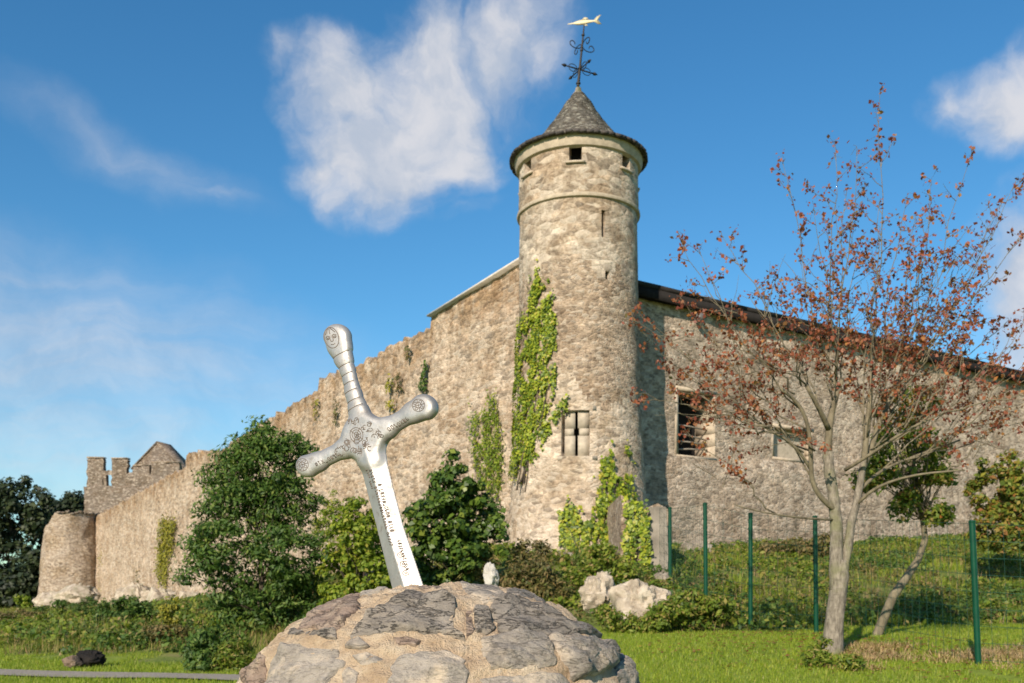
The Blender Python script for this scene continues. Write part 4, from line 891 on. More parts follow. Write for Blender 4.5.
    for c, n in (((372, 428), 7), ((350, 446), 7), ((357, 422), 6), ((371, 447), 7), ((381, 434), 6), ((340, 452), 5), ((362, 452), 7), ((366, 440), 5)):
        for q in range(n):
            p = (c[0] + rr_.uniform(-5, 5), c[1] + rr_.uniform(-4, 4)); a0 = rr_.uniform(0, 360); L.append(arc(p, rr_.uniform(1.2, 2.8), rr_.uniform(1.2, 2.8), a0, a0 + rr_.uniform(160, 320), 10))
            if q % 2: L.append([p, (p[0] + rr_.uniform(-4, 4), p[1] + rr_.uniform(-3, 3))])
    def text(p0, p1, size, L, skip=.12):
        p0, p1 = np.array(p0, float), np.array(p1, float); d_ = p1 - p0; n = int(np.linalg.norm(d_) / (size * .95)); d_ /= np.linalg.norm(d_); nr = np.array([-d_[1], d_[0]])
        P = lambda i, x, y: tuple(p0 + d_ * (i * size * .95 + x * size * .6) + nr * (y * size))
        for i in range(n):
            if rr_.random() < skip: continue
            for _ in range(rr_.choice((2, 2, 3))):
                k = rr_.choice('|/\\-oc'); 
                if k == '|': L.append([P(i, .1 + .7 * rr_.random(), 0), P(i, .5, 1)])
                elif k == '/': L.append([P(i, 0, 0), P(i, 1, 1)])
                elif k == '\\': L.append([P(i, 1, 0), P(i, 0, 1)])
                elif k == '-': y_ = rr_.choice((0, .5, 1)); L.append([P(i, 0, y_), P(i, 1, y_)])
                else: L.append([P(i, .5 + .5 * math.cos(t), .5 + .5 * math.sin(t)) for t in np.linspace(0, 4.5 if k == 'c' else 6.28, 9)])
    text((391, 429), (412, 417), 3.6, L); text((319, 464), (340, 454), 3.4, L)
    strokes(L, 'engraved_knotwork', objs[2], .45)
    L = []
    def along_blade(off, v0, v1): f = lambda v: (float(np.interp(v, [440, 473, 525, 578], [366.5, 376, 389.6, 405.2])) + off, v); return f(v0), f(v1)
    for off, v0, v1, s_ in ((.9, 470, 548, 3.1), (5.2, 484, 533, 3.1), (8.3, 540, 572, 2.8), (-4.2, 470, 490, 2.4)):
        L = []; text(*along_blade(off, v0, v1), s_, L, .12); strokes(L, 'engraved_lettering', objs[3], .5)
    L = []
    for v_ in (555, 564, 573): c = along_blade(5, v_, v_ + 1)[0]; L += [arc(c, 2.6, 2.6, 0, 300, 14), arc(c, 1.2, 1.2, 0, 360, 10)]
    strokes(L, 'engraved_spiral', objs[3], .5)
build_sword()

#@@VEGETATION
# ------------------------------------------------------------------ vegetation
M['leaf_dark'] = leafy('dark_green_leaves', [(.0, (.028, .062, .010)), (.45, (.052, .105, .017)), (.8, (.085, .145, .024)), (1, (.15, .19, .04))], .3)
M['leaf_syc'] = leafy('broad_dark_leaves', [(.0, (.03, .058, .010)), (.5, (.055, .105, .016)), (.85, (.095, .15, .022)), (1, (.18, .22, .04))], .25, .42)
M['leaf_lime'] = leafy('yellow_green_leaves', [(.0, (0.084, 0.137, 0.013)), (.5, (0.168, 0.236, 0.021)), (.85, (0.263, 0.315, 0.032)), (1, (0.315, 0.284, 0.053))], .4)
M['leaf_ivy'] = leafy('ivy_leaves', [(.0, (0.050, 0.094, 0.013)), (.3, (0.125, 0.188, 0.018)), (.6, (0.237, 0.300, 0.022)), (.88, (0.350, 0.388, 0.037)), (1, (0.425, 0.350, 0.062))], .3, .45)
M['leaf_moss'] = leafy('yellow_moss', [(.0, (.10, .11, .012)), (.5, (.19, .185, .018)), (1, (.27, .24, .03))], .2)
M['leaf_red'] = leafy('autumn_red_leaves', [(.0, (0.161, 0.045, 0.031)), (.35, (0.241, 0.073, 0.042)), (.65, (0.310, 0.112, 0.056)), (.85, (0.230, 0.118, 0.056)), (.95, (0.413, 0.179, 0.056)), (1, (0.115, 0.112, 0.042))], .35, .5, (1.3, .95, .6))
M['leaf_orange'] = leafy('turning_leaves', [(.0, (.05, .085, .012)), (.4, (.10, .13, .02)), (.6, (.22, .16, .03)), (.8, (.30, .14, .03)), (1, (.26, .07, .025))], .35)
M['leaf_turn'] = leafy('yellowing_leaves', [(.0, (.05, .08, .012)), (.4, (.12, .16, .02)), (.7, (.24, .24, .035)), (.88, (.26, .15, .04)), (1, (.22, .09, .03))], .35)
M['leaf_bank'] = leafy('bank_weeds', [(.0, (.05, .09, .010)), (.45, (.115, .17, .017)), (.75, (.19, .235, .027)), (.9, (.25, .21, .06)), (1, (.31, .23, .10))], .35)
M['leaf_brown'] = leafy('dry_brambles', [(.0, (.045, .05, .014)), (.3, (.08, .085, .022)), (.55, (.15, .12, .045)), (.8, (.22, .15, .07)), (1, (.10, .14, .03))], .3)
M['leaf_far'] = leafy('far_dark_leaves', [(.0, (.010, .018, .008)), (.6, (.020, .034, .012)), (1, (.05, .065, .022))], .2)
M['blade'] = leafy('grass_blades', [(.0, (.13, .20, .014)), (.5, (.20, .275, .022)), (.85, (.27, .32, .035)), (1, (.33, .30, .09))], .35, .5)
M['blade_dry'] = leafy('long_grass_blades', [(.0, (.08, .13, .014)), (.4, (.16, .20, .03)), (.7, (.27, .22, .08)), (.9, (.38, .25, .15)), (1, (.42, .31, .17))], .3)
M['straw'] = leafy('straw', [(.0, (.20, .14, .07)), (.5, (.36, .25, .14)), (1, (.46, .35, .20))], .2)
M['bark_pale'] = bark('silvery_bark', (.075, .062, .046), (.29, .25, .195), (.15, .15, .07), 11)
M['bark_dark'] = bark('dark_bark', (.045, .035, .026), (.12, .095, .07))
M['bark_sap'] = bark('young_bark', (.085, .07, .045), (.22, .185, .12))

def unit(n):
    v = rng.normal(size=(n, 3)); return v / np.linalg.norm(v, axis=1)[:, None]
def nrm(v): return v / (np.linalg.norm(v, axis=-1, keepdims=True) + 1e-9)
def leaves(P, N, L, W, droop=.25, var=.35, flat=.6):
    """one four cornered leaf per point; N = which way its face looks"""
    n = len(P); N = nrm(N * flat + unit(n) * (1 - flat)); a = nrm(np.cross(N, unit(n))); a = nrm(a + np.array([0, 0, -droop])); w = nrm(np.cross(N, a))
    s = (1 + var * rng.normal(size=n)).clip(.4, 1.8)[:, None]; L = L * s; W = W * s; N2 = np.cross(a, w)
    return np.stack([P - a * L * .5, P + w * W * .5 + N2 * W * .12, P + a * L * .5, P - w * W * .5 + N2 * W * .12], 1)
def ell(c, r, n, surf=.6):
    """points in an ellipsoid, towards its surface"""
    d = unit(n); t = rng.random(n) ** (1 / 3); t = t * (1 - surf) + surf * (1 - .35 * rng.random(n) ** 2); return np.asarray(c) + d * t[:, None] * np.asarray(r), d
def clumps(C_, r, k, L, W, flat=.55, droop=.25, squash=.75):
    """leaf clumps round each centre, leaves facing outward and up"""
    C_ = np.repeat(np.asarray(C_), k, 0); n = len(C_); d = unit(n); rr = (rng.random(n) ** .5)[:, None] * r * (.7 + .6 * np.repeat(rng.random(n // k), k)[:, None])
    P = C_ + d * rr * np.array([1, 1, squash]); return leaves(P, d + np.array([-.2, -.3, .6]), L, W, droop, .35, flat)
def limb_pts(a, b, n=7, bow=.12, up=0.0):
    a, b = np.asarray(a, float), np.asarray(b, float); t = np.linspace(0, 1, n)[:, None]; L = np.linalg.norm(b - a); o = rng.normal(size=3) * bow * L; o[2] += up * L
    w = rng.normal(size=(n, 3)) * L * .018; w[0] = w[-1] = 0
    return a + (b - a) * t + o * (4 * t * (1 - t)) * .5 + w
def lobes_px(lobes, Y):
    """(px, py, rx, rz, dY) in picture units to metres at distance Y"""
    out = []
    for px, py, rx, rz, dy in lobes: s = (Y + dy) / F; out.append((px2(px, py, Y + dy), np.array([rx * s, rx * s * .85, rz * s])))
    return out
def shrub(name, lobes, Y, mat, label, cat, nclump, k, cr, L, W, group=None, stem=True, smat='bark_dark', surf=.55, base_px=None, droop=.25, flat=.55, sr=.05, squash=.75):
    Yg = ground_Y(lobes[0][0], max(l[1] + l[3] * .9 for l in lobes)); 
    if name != 'distant_tree' and Yg < Y: cr *= Yg / Y; L *= Yg / Y; W *= Yg / Y; Y = Yg
    lb = lobes_px(lobes, Y); bx = base_px if base_px else lobes[0][0]; by = Y + .1; x = (bx - CX) / F * by; base = np.array([x, by, float(G(x, by)) - .05])
    root = empty(name, base, label, cat, group); vol = np.array([np.prod(r) ** .8 for _, r in lb]); cnt = np.maximum(3, (nclump * vol / vol.sum()).astype(int)); cs = []
    for (c, r), n in zip(lb, cnt):
        p, _ = ell(c, r, n, surf); cs.append(p)
    cs = np.vstack(cs); g = G(cs[:, 0], cs[:, 1]); cs = cs[cs[:, 2] > g + .05]
    mb = MB(); mb.quads(clumps(cs, cr, k, L, W, flat, droop, squash)); crown = mb.build('foliage' if cat in ('shrub', 'bush') else 'crown', M[mat], root)
    if stem:
        t = MB(); top = np.mean([c for c, _ in lb], 0); pts = limb_pts(base, top, 8, .05); hgt = top[2] - base[2]; t.tube(pts, np.linspace(sr * hgt * .45 + .02, .02, 8), 7)
        sel = cs[rng.choice(len(cs), min(len(cs), 45), replace=False)]
        for q in sel:
            s_ = pts[min(7, max(1, int(7 * np.clip((q[2] - base[2]) / (hgt * 1.6 + .1), 0, .95))))]; t.tube(limb_pts(s_, q, 6, .1), np.linspace(.014 * hgt * .4 + .008, .005, 6), 4)
        t.build('trunk' if cat == 'tree' else 'stem', M[smat], root, True)
    return root

# --- big dark tree and the shrubs along the foot of the left wall
shrub('leafy_tree', [(262, 470, 38, 38, 0), (238, 505, 38, 30, .2), (290, 500, 30, 34, 0), (272, 440, 24, 18, .2), (225, 545, 36, 26, -.3), (285, 555, 40, 34, -.4), (202, 560, 18, 16, -.6), (250, 595, 42, 34, 0), (296, 600, 34, 36, .3), (258, 428, 10, 12, .2), (300, 455, 12, 20, .4), (215, 480, 14, 14, .4), (190, 575, 12, 9, -.5), (240, 460, 22, 22, .5)], 28.5, 'leaf_dark',
      'large dark green bushy tree standing left of the sword, before the long wall', 'tree', 470, 80, .42, .14, .05, base_px=262, surf=.35, droop=.45, squash=.5)
shrub('shrub', [(352, 540, 26, 28, 0), (375, 530, 20, 24, .3), (340, 575, 22, 28, .2), (372, 575, 24, 26, .1), (358, 508, 14, 10, .2), (388, 560, 14, 30, .4), (350, 605, 28, 20, .2), (378, 600, 20, 20, .3)], 23.8, 'leaf_lime', 'bright yellow green shrub directly behind the left edge of the sword blade', 'shrub', 230, 60, .2, .10, .06)
shrub('shrub', [(332, 505, 10, 14, 0), (326, 525, 12, 16, 0)], 34, 'leaf_lime', 'slim pale green shrub between the large dark tree and the yellow green shrub', 'shrub', 34, 60, .2, .10, .04, stem=False)
shrub('shrub', [(455, 490, 26, 28, 0), (440, 520, 34, 30, -.2), (476, 515, 26, 32, .2), (450, 555, 38, 28, 0), (425, 545, 18, 26, 0), (455, 464, 12, 14, .2), (488, 540, 16, 26, .2), (424, 510, 12, 14, .1), (440, 585, 30, 18, 0)], 26.5, 'leaf_syc', 'dark broad leaved shrub right of the sword blade, against the wall', 'shrub', 240, 46, .22, .14, .115, flat=.65, surf=.4)
shrub('shrub', [(130, 612, 20, 16, 0), (112, 618, 16, 10, 0), (147, 620, 10, 12, 0)], 44, 'leaf_dark', 'rounded dark green bush on the grassy bank below the bastion', 'shrub', 75, 60, .3, .15, .08, stem=False)
shrub('shrub', [(203, 650, 16, 20, 0), (196, 662, 12, 10, -.4), (218, 640, 14, 16, .4)], 25.5, 'leaf_dark', 'low dark shrub in shade at the foot of the large tree', 'shrub', 60, 50, .22, .11, .05, stem=False)
shrub('shrub', [(238, 655, 20, 14, 0), (225, 662, 14, 10, 0)], 24, 'leaf_bank', 'weedy tuft between the shaded low shrub and the stone mound', 'shrub', 46, 50, .18, .12, .035, stem=False)
shrub('shrub', [(60, 606, 7, 6, 0), (42, 612, 8, 5, 0)], 88, 'leaf_dark', 'small green bush below the pale outcrop of the bastion', 'shrub', 26, 40, .4, .25, .14, stem=False)
shrub('shrub', [(22, 601, 7, 5, 0)], 100, 'leaf_lime', 'small bright green bush at far left before the black trees', 'shrub', 16, 40, .4, .25, .14, stem=False)
shrub('shrub', [(172, 612, 9, 16, 0), (166, 632, 12, 8, 0)], 50, 'leaf_moss', 'yellowish bush below the yellow ivy strip on the long wall', 'shrub', 30, 50, .3, .18, .09, stem=False)
shrub('shrub', [(996, 490, 26, 28, 0), (1012, 515, 26, 28, .2), (992, 530, 24, 18, -.2), (1030, 500, 28, 44, .3), (980, 472, 12, 14, 0), (1015, 462, 14, 10, 0), (1012, 540, 30, 14, -.3)], 33, 'leaf_turn', 'shrub of yellow, green and brown leaves against the wall at the right edge', 'shrub', 200, 55, .24, .14, .09, stem=False)
shrub('shrub', [(800, 548, 26, 10, 0), (828, 545, 16, 14, 0), (765, 552, 16, 8, 0)], 37, 'leaf_brown', 'brownish bush at the wall foot left of the autumn tree trunk', 'shrub', 70, 50, .26, .13, .06, stem=False)
shrub('shrub', [(532, 572, 26, 14, 0), (510, 585, 24, 14, 0), (550, 590, 20, 12, -.4), (480, 568, 16, 14, .4), (530, 550, 18, 10, 1.0)], 28, 'leaf_brown', 'tangle of brown brambles at the left foot of the tower, behind the white marker stone', 'shrub', 150, 55, .26, .13, .04, stem=False, droop=.0)
shrub('shrub', [(600, 560, 22, 14, 1), (582, 575, 16, 14, 0), (622, 575, 14, 14, 0)], 28.6, 'leaf_bank', 'green weeds under the tower ivy, above the smaller limestone rock', 'shrub', 80, 50, .22, .13, .06, stem=False)
shrub('shrub', [(690, 603, 20, 12, 0), (712, 608, 20, 10, 0), (668, 612, 20, 10, -.5), (650, 624, 14, 6, -.6)], 25, 'leaf_bank', 'low green weeds along the lawn edge, right of the largest limestone boulder', 'shrub', 120, 50, .2, .13, .055, stem=False)
shrub('shrub', [(622, 622, 16, 9, 0), (655, 622, 14, 10, 0), (606, 614, 10, 8, 0), (636, 628, 14, 6, 0)], 25.2, 'leaf_bank', 'green weeds in front of the pale limestone boulders', 'shrub', 90, 46, .17, .10, .045, stem=False)
shrub('shrub', [(822, 650, 9, 12, 0), (848, 662, 12, 6, -.3), (812, 660, 8, 6, 0)], 17.2, 'leaf_bank', 'tuft of weeds round the foot of the autumn tree', 'shrub', 36, 40, .12, .12, .03, stem=False)

for px, py, rx, rz, Y, mt, lab in [(18, 618, 26, 9, 40, 'leaf_brown', 'low brown green scrub at the far left edge below the black trees'), (58, 620, 24, 10, 36, 'leaf_bank', 'low green scrub on the bank below the bastion, left of the rounded dark bush'), (92, 606, 20, 8, 60, 'leaf_dark', 'dark low bush at the right foot of the bastion'), (165, 634, 22, 10, 30, 'leaf_brown', 'brownish scrub between the rounded dark bush and the large dark tree'),
        (112, 640, 24, 6, 27, 'leaf_bank', 'strip of low weeds above the black boulder'), (212, 624, 16, 10, 34, 'leaf_bank', 'green weeds at the left foot of the large dark tree')]:
    shrub('shrub', [(px, py, rx, rz, 0), (px - rx * .6, py + 2, rx * .6, rz * .8, .3), (px + rx * .7, py + 1, rx * .5, rz * .7, -.2)], Y, mt, lab, 'shrub', 60, 44, .2, .11, .05, stem=False)
# far trees beyond the bastion
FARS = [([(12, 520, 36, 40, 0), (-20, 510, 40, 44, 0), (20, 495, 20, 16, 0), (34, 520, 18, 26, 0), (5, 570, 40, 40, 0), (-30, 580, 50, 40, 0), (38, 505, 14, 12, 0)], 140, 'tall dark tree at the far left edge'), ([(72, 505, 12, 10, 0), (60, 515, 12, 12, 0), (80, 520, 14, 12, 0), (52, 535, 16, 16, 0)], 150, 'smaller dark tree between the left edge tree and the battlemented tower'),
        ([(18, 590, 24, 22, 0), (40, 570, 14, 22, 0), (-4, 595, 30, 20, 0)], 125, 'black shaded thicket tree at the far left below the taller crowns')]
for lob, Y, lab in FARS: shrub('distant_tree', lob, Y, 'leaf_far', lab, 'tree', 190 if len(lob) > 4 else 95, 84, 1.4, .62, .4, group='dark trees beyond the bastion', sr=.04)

# --- ivy and moss on the masonry
def inpoly(poly, n):
    poly = np.array(poly, float); lo, hi = poly.min(0), poly.max(0); out = np.zeros((0, 2))
    while len(out) < n:
        p = lo + rng.random((n * 3, 2)) * (hi - lo); c = np.zeros(len(p), bool); x0, y0 = poly[-1]
        for x1, y1 in poly:
            k = ((y1 > p[:, 1]) != (y0 > p[:, 1])) & (p[:, 0] < (x0 - x1) * (p[:, 1] - y1) / (y0 - y1 + 1e-9) + x1); c ^= k; x0, y0 = x1, y1
        out = np.vstack([out, p[c]])
    return out[:n]
def on_tower(p):
    o = []; 
    for px, py in p:
        z = 8.0
        for _ in range(3): a = t_ang(px, z); Y = tp(a, z)[1]; z = CAMH + (HZ - py) / F * Y
        q = tp(a, z); o.append((q, np.array([math.sin(a), -math.cos(a), .15])))
    return np.array([a for a, _ in o]), np.array([b for _, b in o])
def on_left(p):
    t = (C[0] - (p[:, 0] - CX) / F * C[1]) / ((p[:, 0] - CX) / F - DL[0]); Y = C[1] + t; P = np.stack([C[0] + DL[0] * t + NL[0] * .15, Y + NL[1] * .15, CAMH + (HZ - p[:, 1]) / F * Y], 1); return P, np.tile([NL[0], NL[1], .15], (len(p), 1))
def ivy(name, polys, n, where, mat, label, L=.16, W=.13, thick=.28, cat='ivy', stems=0):
    P, N = [], []
    for poly, f in polys:
        q = inpoly(poly, int(n * f * 1.6)) + rng.normal(size=(int(n * f * 1.6), 2)) * np.array([1.0, 2.6]) * (1.5 if n > 400 else .6); m = nz(np.stack([q[:, 0] / 3.5, q[:, 1] / 11, q[:, 0] * 0], -1), 1.0, int(abs(q[0, 0]))) > (-.22 if where is on_tower else -.6); q = q[m][:int(n * f)]; a, b = where(q); P.append(a); N.append(b)
    P, N = np.vstack(P), np.vstack(N); lump = (nz(P, 1.6, 77) * .5 + .5)[:, None]; P = P + N * (.02 + thick * (.35 + .65 * lump) * rng.random((len(P), 1)))
    b = P[np.argmin(P[:, 2])]; root = empty(name, b, label, cat); mb = MB(); mb.quads(leaves(P, N + np.array([0, 0, .25]), L, W, .7, .3, .72)); mb.build('foliage', M[mat], root)
    if stems:
        s = MB()
        for _ in range(stems):
            k = P[rng.integers(len(P))]; e = b + rng.normal(size=3) * .12; s.tube(np.linspace(e, k, 12) + np.cumsum(rng.normal(size=(12, 3)) * .03, 0) - N[0] * .05, np.linspace(.03, .008, 12), 5)
        s.build('stem', M['bark_dark'], root, True)
    return root
ivy('ivy', [([(537, 264), (540, 290), (548, 282), (552, 300), (556, 330), (555, 352), (549, 372), (546, 395), (537, 420), (530, 455), (524, 480), (508, 478), (506, 440), (508, 400), (514, 360), (520, 320), (528, 318), (531, 285)], .78), ([(556, 366), (558, 372), (551, 400), (540, 432), (532, 436), (544, 405)], .07), ([(566, 400), (568, 404), (550, 432), (540, 436), (552, 420)], .03), ([(530, 436), (548, 428), (540, 450), (528, 462)], .05), ([(532, 322), (552, 310), (556, 345), (530, 350)], .07)], 8600, on_tower, 'leaf_ivy', 'tall column of bright green ivy climbing the left side of the round tower', .10, .08, .18, stems=7)
ivy('ivy', [([(474, 405), (482, 420), (492, 408), (498, 392), (503, 420), (507, 450), (506, 490), (498, 500), (484, 480), (476, 450)], 1.0)], 1700, on_left, 'leaf_lime', 'feathery pale green creeper on the wall just left of the tall ivy column', .16, .07, .3, stems=4)
ivy('ivy', [([(608, 446), (612, 470), (622, 490), (634, 500), (638, 520), (628, 560), (608, 575), (590, 562), (572, 548), (562, 530), (575, 515), (590, 520), (598, 500), (600, 470)], .75), ([(560, 500), (590, 520), (580, 560), (558, 545)], .10), ([(626, 446), (630, 470), (626, 490), (622, 470)], .05), ([(590, 530), (640, 520), (634, 560), (600, 580)], .10)], 4600, on_tower, 'leaf_ivy', 'loose yellow green ivy low on the right front of the round tower', .12, .10, .26, stems=9)
def on_stub(p): P = np.stack([(p[:, 0] - CX) / F * 29.3, np.full(len(p), 29.3), CAMH + (HZ - p[:, 1]) / F * 29.3], 1); return P, np.tile([0, -1, .2], (len(p), 1))
ivy('ivy', [([(624, 500), (646, 508), (648, 528), (632, 536), (624, 520)], .5), ([(628, 520), (636, 545), (634, 585), (626, 580), (622, 545)], .45), ([(640, 520), (648, 515), (650, 560), (646, 590), (640, 570)], .55)], 620, on_stub, 'leaf_ivy', 'thin strands of ivy hanging on the ruined wall stub beside the pier', .12, .09, .15)
ivy('ivy', [([(163, 522), (178, 519), (176, 548), (170, 572), (168, 590), (160, 575), (161, 548)], 1)], 2600, on_left, 'leaf_moss', 'broad yellow strip of moss and ivy hanging on the far part of the long wall', .2, .17, .35)
ivy('wall_plant', [([(427, 365), (431, 362), (430, 378), (430, 392), (423, 392), (424, 380)], 1)], 150, on_left, 'leaf_dark', 'short dark green plant hanging from a crack high on the wall, near the sword hilt', .16, .12, .25, 'wall plant')
for k, (poly, n, lab) in enumerate([([(391, 380), (396, 378), (395, 392), (391, 393)], 60, 'small mossy tuft on the wall above the right arm of the sword'), ([(400, 376), (405, 374), (404, 390), (399, 392)], 60, 'brownish tuft beside the small mossy tuft above the sword arm'), ([(391, 402), (398, 400), (396, 412), (391, 412)], 50, 'tuft growing on the wall just left of the right sword knob'),
        ([(338, 400), (343, 398), (341, 425), (337, 425)], 70, 'streak of moss on the wall left of the sword grip'), ([(316, 400), (322, 398), (321, 420), (316, 422)], 60, 'short moss streak on the wall under the broken step of its top'), ([(136, 565), (141, 563), (140, 590), (135, 592)], 110, 'green streak on the far wall beside the bastion'), ([(100, 545), (104, 545), (103, 598), (99, 600)], 110, 'green streak in the corner between bastion and long wall'),
        ([(409, 352), (414, 350), (413, 360), (408, 360)], 40, 'tuft of dry grass just below the top of the wall')]):
    ivy('wall_plant', [(poly, 1)], n, on_left, ('leaf_moss', 'leaf_brown', 'leaf_moss', 'leaf_brown')[k % 4] if k else 'leaf_moss', lab, .2, .1, .18, 'wall plant')

# --- the autumn tree on the lawn
def autumn_tree():
    Y = 17.5; b = px2(832, 660, Y); b[2] = float(G(b[0], b[1])) - .1; s = Y / F
    root = empty('autumn_tree', b, 'slender two stemmed tree with sparse reddish brown autumn leaves on the right lawn', 'tree')
    W_ = lambda px, py, dy=0: px2(px, py, Y + dy)
    t = MB(); br = MB(); nodes = {}
    def path(mb, pts, r0, r1, k=9, n=3):
        P = np.array([W_(*p) for p in pts]); m = (len(P) - 1) * n + 1; u = np.linspace(0, len(P) - 1, m); Q = np.stack([np.interp(u, range(len(P)), P[:, q]) for q in range(3)], 1)
        for _ in range(2): Q[1:-1] = (Q[:-2] + 2 * Q[1:-1] + Q[2:]) / 4
        r = np.linspace(r0, r1, m) * s; mb.tube(Q, r, k); return Q
    tr_ = [(829, 664), (832, 655), (834, 630), (837, 600), (838, 578)]
    t.tube(np.array([W_(827, 668), W_(831, 659), W_(833, 645), W_(835, 620), W_(838, 592), W_(840, 575), W_(841, 560)]), np.array([16, 12.5, 10.3, 9.2, 8.8, 9.2, 6]) * s, 14)
    ls = path(t, [(836, 590), (836, 560), (837, 530), (834, 500), (829, 470), (828, 452)], 6.8, 5.2, 12)
    rs = path(t, [(842, 585), (847, 550), (852, 519), (859, 491), (864, 460)], 4.8, 3.2, 10)
    for q in range(len(t.V)): t.V[q] = t.V[q] + nz(t.V[q], 5.5, 90, 3)[:, None] * np.array([.022, .022, .0])
    t.build('trunk', M['bark_pale'], root, True)
    O = {}; PA = {}
    def B(key, pts, r0, r1): O[key] = pts[-1]; PA[key] = path(br, pts, r0, r1, 7); return PA[key]
    B('a', [(828, 454), (829, 427), (834, 402, .1), (842, 380, .2)], 4.2, 2.6); B('a2', [(829, 430), (820, 410, -.3), (806, 385, -.5)], 3, 1.8)
    B('b', [(838, 512), (822, 500, -.2), (811, 482, -.3), (811, 455, -.4), (809, 427, -.5), (800, 404, -.6), (780, 388, -.8)], 3.0, 1.5)
    B('b2', [(811, 470, -.3), (800, 452, -.5), (788, 440, -.6), (760, 425, -.8)], 1.6, 1.0)
    B('c', [(864, 462), (866, 440), (868, 421, .1), (872, 380, .2)], 3.4, 2.4); B('d', [(862, 470), (871, 450, .2), (880, 419, .3), (898, 384, .4), (908, 350, .5)], 3.2, 2)
    B('e', [(860, 490), (880, 470, .3), (915, 456, .6), (960, 440, .8)], 2.0, 1.0); B('f', [(856, 505), (876, 486, -.3), (915, 474, -.5), (965, 470, -.8)], 1.8, .8); B('g', [(845, 470), (870, 455, -.4), (905, 430, -.8), (950, 410, -1.1)], 2, 1)
    B('h', [(836, 520), (800, 518, -.5), (760, 512, -.7), (735, 505, -.8)], 1.3, .6)
    tips = [('a', (837, 137, .3)), ('c', (885, 102, .2)), ('a', (784, 168, .1)), ('a', (854, 156, -.4)), ('d', (932, 170, .6)), ('d', (967, 175, .4)), ('d', (985, 200, 0)), ('d', (1014, 187, 1.0)), ('d', (1007, 240, -.8)), ('a2', (718, 238, -.4)), ('b', (679, 250, -1.0)), ('b', (702, 250, -.3)), ('b', (672, 295, -.8)),
            ('b2', (638, 313, -1.0)), ('b', (641, 344, -.5)), ('b2', (650, 405, -1.2)), ('b2', (668, 372, -.2)), ('b2', (690, 410, -1.5)), ('e', (1040, 300, .5)), ('e', (1045, 350, -.4)), ('g', (1040, 380, -1.4)), ('e', (1030, 410, 1.2)), ('g', (1010, 345, -1)), ('c', (905, 200, 1.0)), ('c', (872, 215, -.9)), ('a', (815, 225, -.8)), ('d', (950, 240, 1.2)),
            ('a', (800, 262, .9)), ('a2', (760, 290, .6)), ('a2', (740, 320, -1.2)), ('b', (725, 350, -1.4)), ('d', (960, 300, -1.0)), ('d', (925, 262, -.5)), ('g', (985, 300, .2)), ('c', (845, 300, 1.3)), ('a', (825, 330, -1.4)), ('c', (890, 300, -1.4)), ('d', (940, 330, 1.5)), ('b', (770, 340, -.3)), ('f', (1000, 420, -.8)), ('h', (690, 440, -1.0)), ('g', (930, 370, -1.5)),
            ('a2', (790, 330, -1.5)), ('c', (865, 340, 1.6)), ('e', (985, 390, 1.6)), ('b2', (705, 330, .3)), ('a', (860, 250, 1.1)), ('d', (905, 290, .1)), ('d', (1000, 330, .9)), ('c', (880, 250, .6)), ('d', (925, 215, -.2)), ('a', (845, 200, .5)), ('b', (745, 385, -1)), ('d', (975, 260, .8)), ('g', (965, 350, -.7)), ('e', (1000, 375, .3)), ('c', (900, 340, .9)), ('a2', (775, 300, .2))]
    LP, LN = [], []
    for key, tip in tips:
        pa = PA[key]; a = pa[int(len(pa) * rng.uniform(.3, .999))]; e = W_(*tip); L = np.linalg.norm(e - a); n = 12; u = np.linspace(0, 1, n)[:, None]
        out = e - a; ctrl = a + out * .45 + np.array([out[0] * .12, out[1] * .1, -.02 * L]); P = (1 - u) ** 2 * a + 2 * u * (1 - u) * ctrl + u ** 2 * e + np.cumsum(rng.normal(size=(n, 3)) * .035, 0)
        br.tube(P, np.linspace(.0165, .0035, n), 5); up = rng.uniform(.15, .4)
        at = lambda f: (P[min(n - 2, int(f * (n - 1)))] + (P[min(n - 2, int(f * (n - 1))) + 1] - P[min(n - 2, int(f * (n - 1)))]) * (f * (n - 1) - min(n - 2, int(f * (n - 1)))))
        m = max(4, int(L * 3.1))
        for q in range(m + 1):
            f = min(.99, up * .6 + (1 - up * .6) * (q + rng.random()) / m); c = at(f); T = nrm(at(min(1, f + .08)) - at(max(0, f - .08)))
            l = rng.uniform(.35, 1.05) * (1.15 - .75 * f); w = nrm(T * rng.uniform(.5, 1.1) + unit(1)[0] * np.array([1.1, 1, .6])); k = 7
            if q == m: c, w, l = P[-1], T, .12
            tw = c + w * l * np.linspace(0, 1, k)[:, None] + np.cumsum(rng.normal(size=(k, 3)) * .028 * l, 0) + np.array([0, 0, .12 * l]) * (np.linspace(0, 1, k)[:, None] ** 2); tw[0] = c
            br.tube(tw, np.linspace(.0075, .0025, k), 4, False); nl = int(l * rng.uniform(12, 52)) + 2
            for _ in range(int(rng.integers(1, 4))):          # short spurs off the twig
                z0 = tw[int(rng.integers(2, k))]; sp_ = z0 + unit(1)[0] * rng.uniform(.05, .2); br.tube([z0, (z0 + sp_) / 2 + .01, sp_], .0028, 3, False); kk = int(rng.integers(1, 6)); LP.append(sp_ + rng.normal(size=(kk, 3)) * .035); LN.append(unit(kk))
            u2 = (1 - rng.random(nl) ** 1.6 * .85) * (k - 1); i2 = np.minimum(u2.astype(int), k - 2); LP.append(tw[i2] + (tw[i2 + 1] - tw[i2]) * (u2 - i2)[:, None] + rng.normal(size=(nl, 3)) * .04); LN.append(unit(nl))
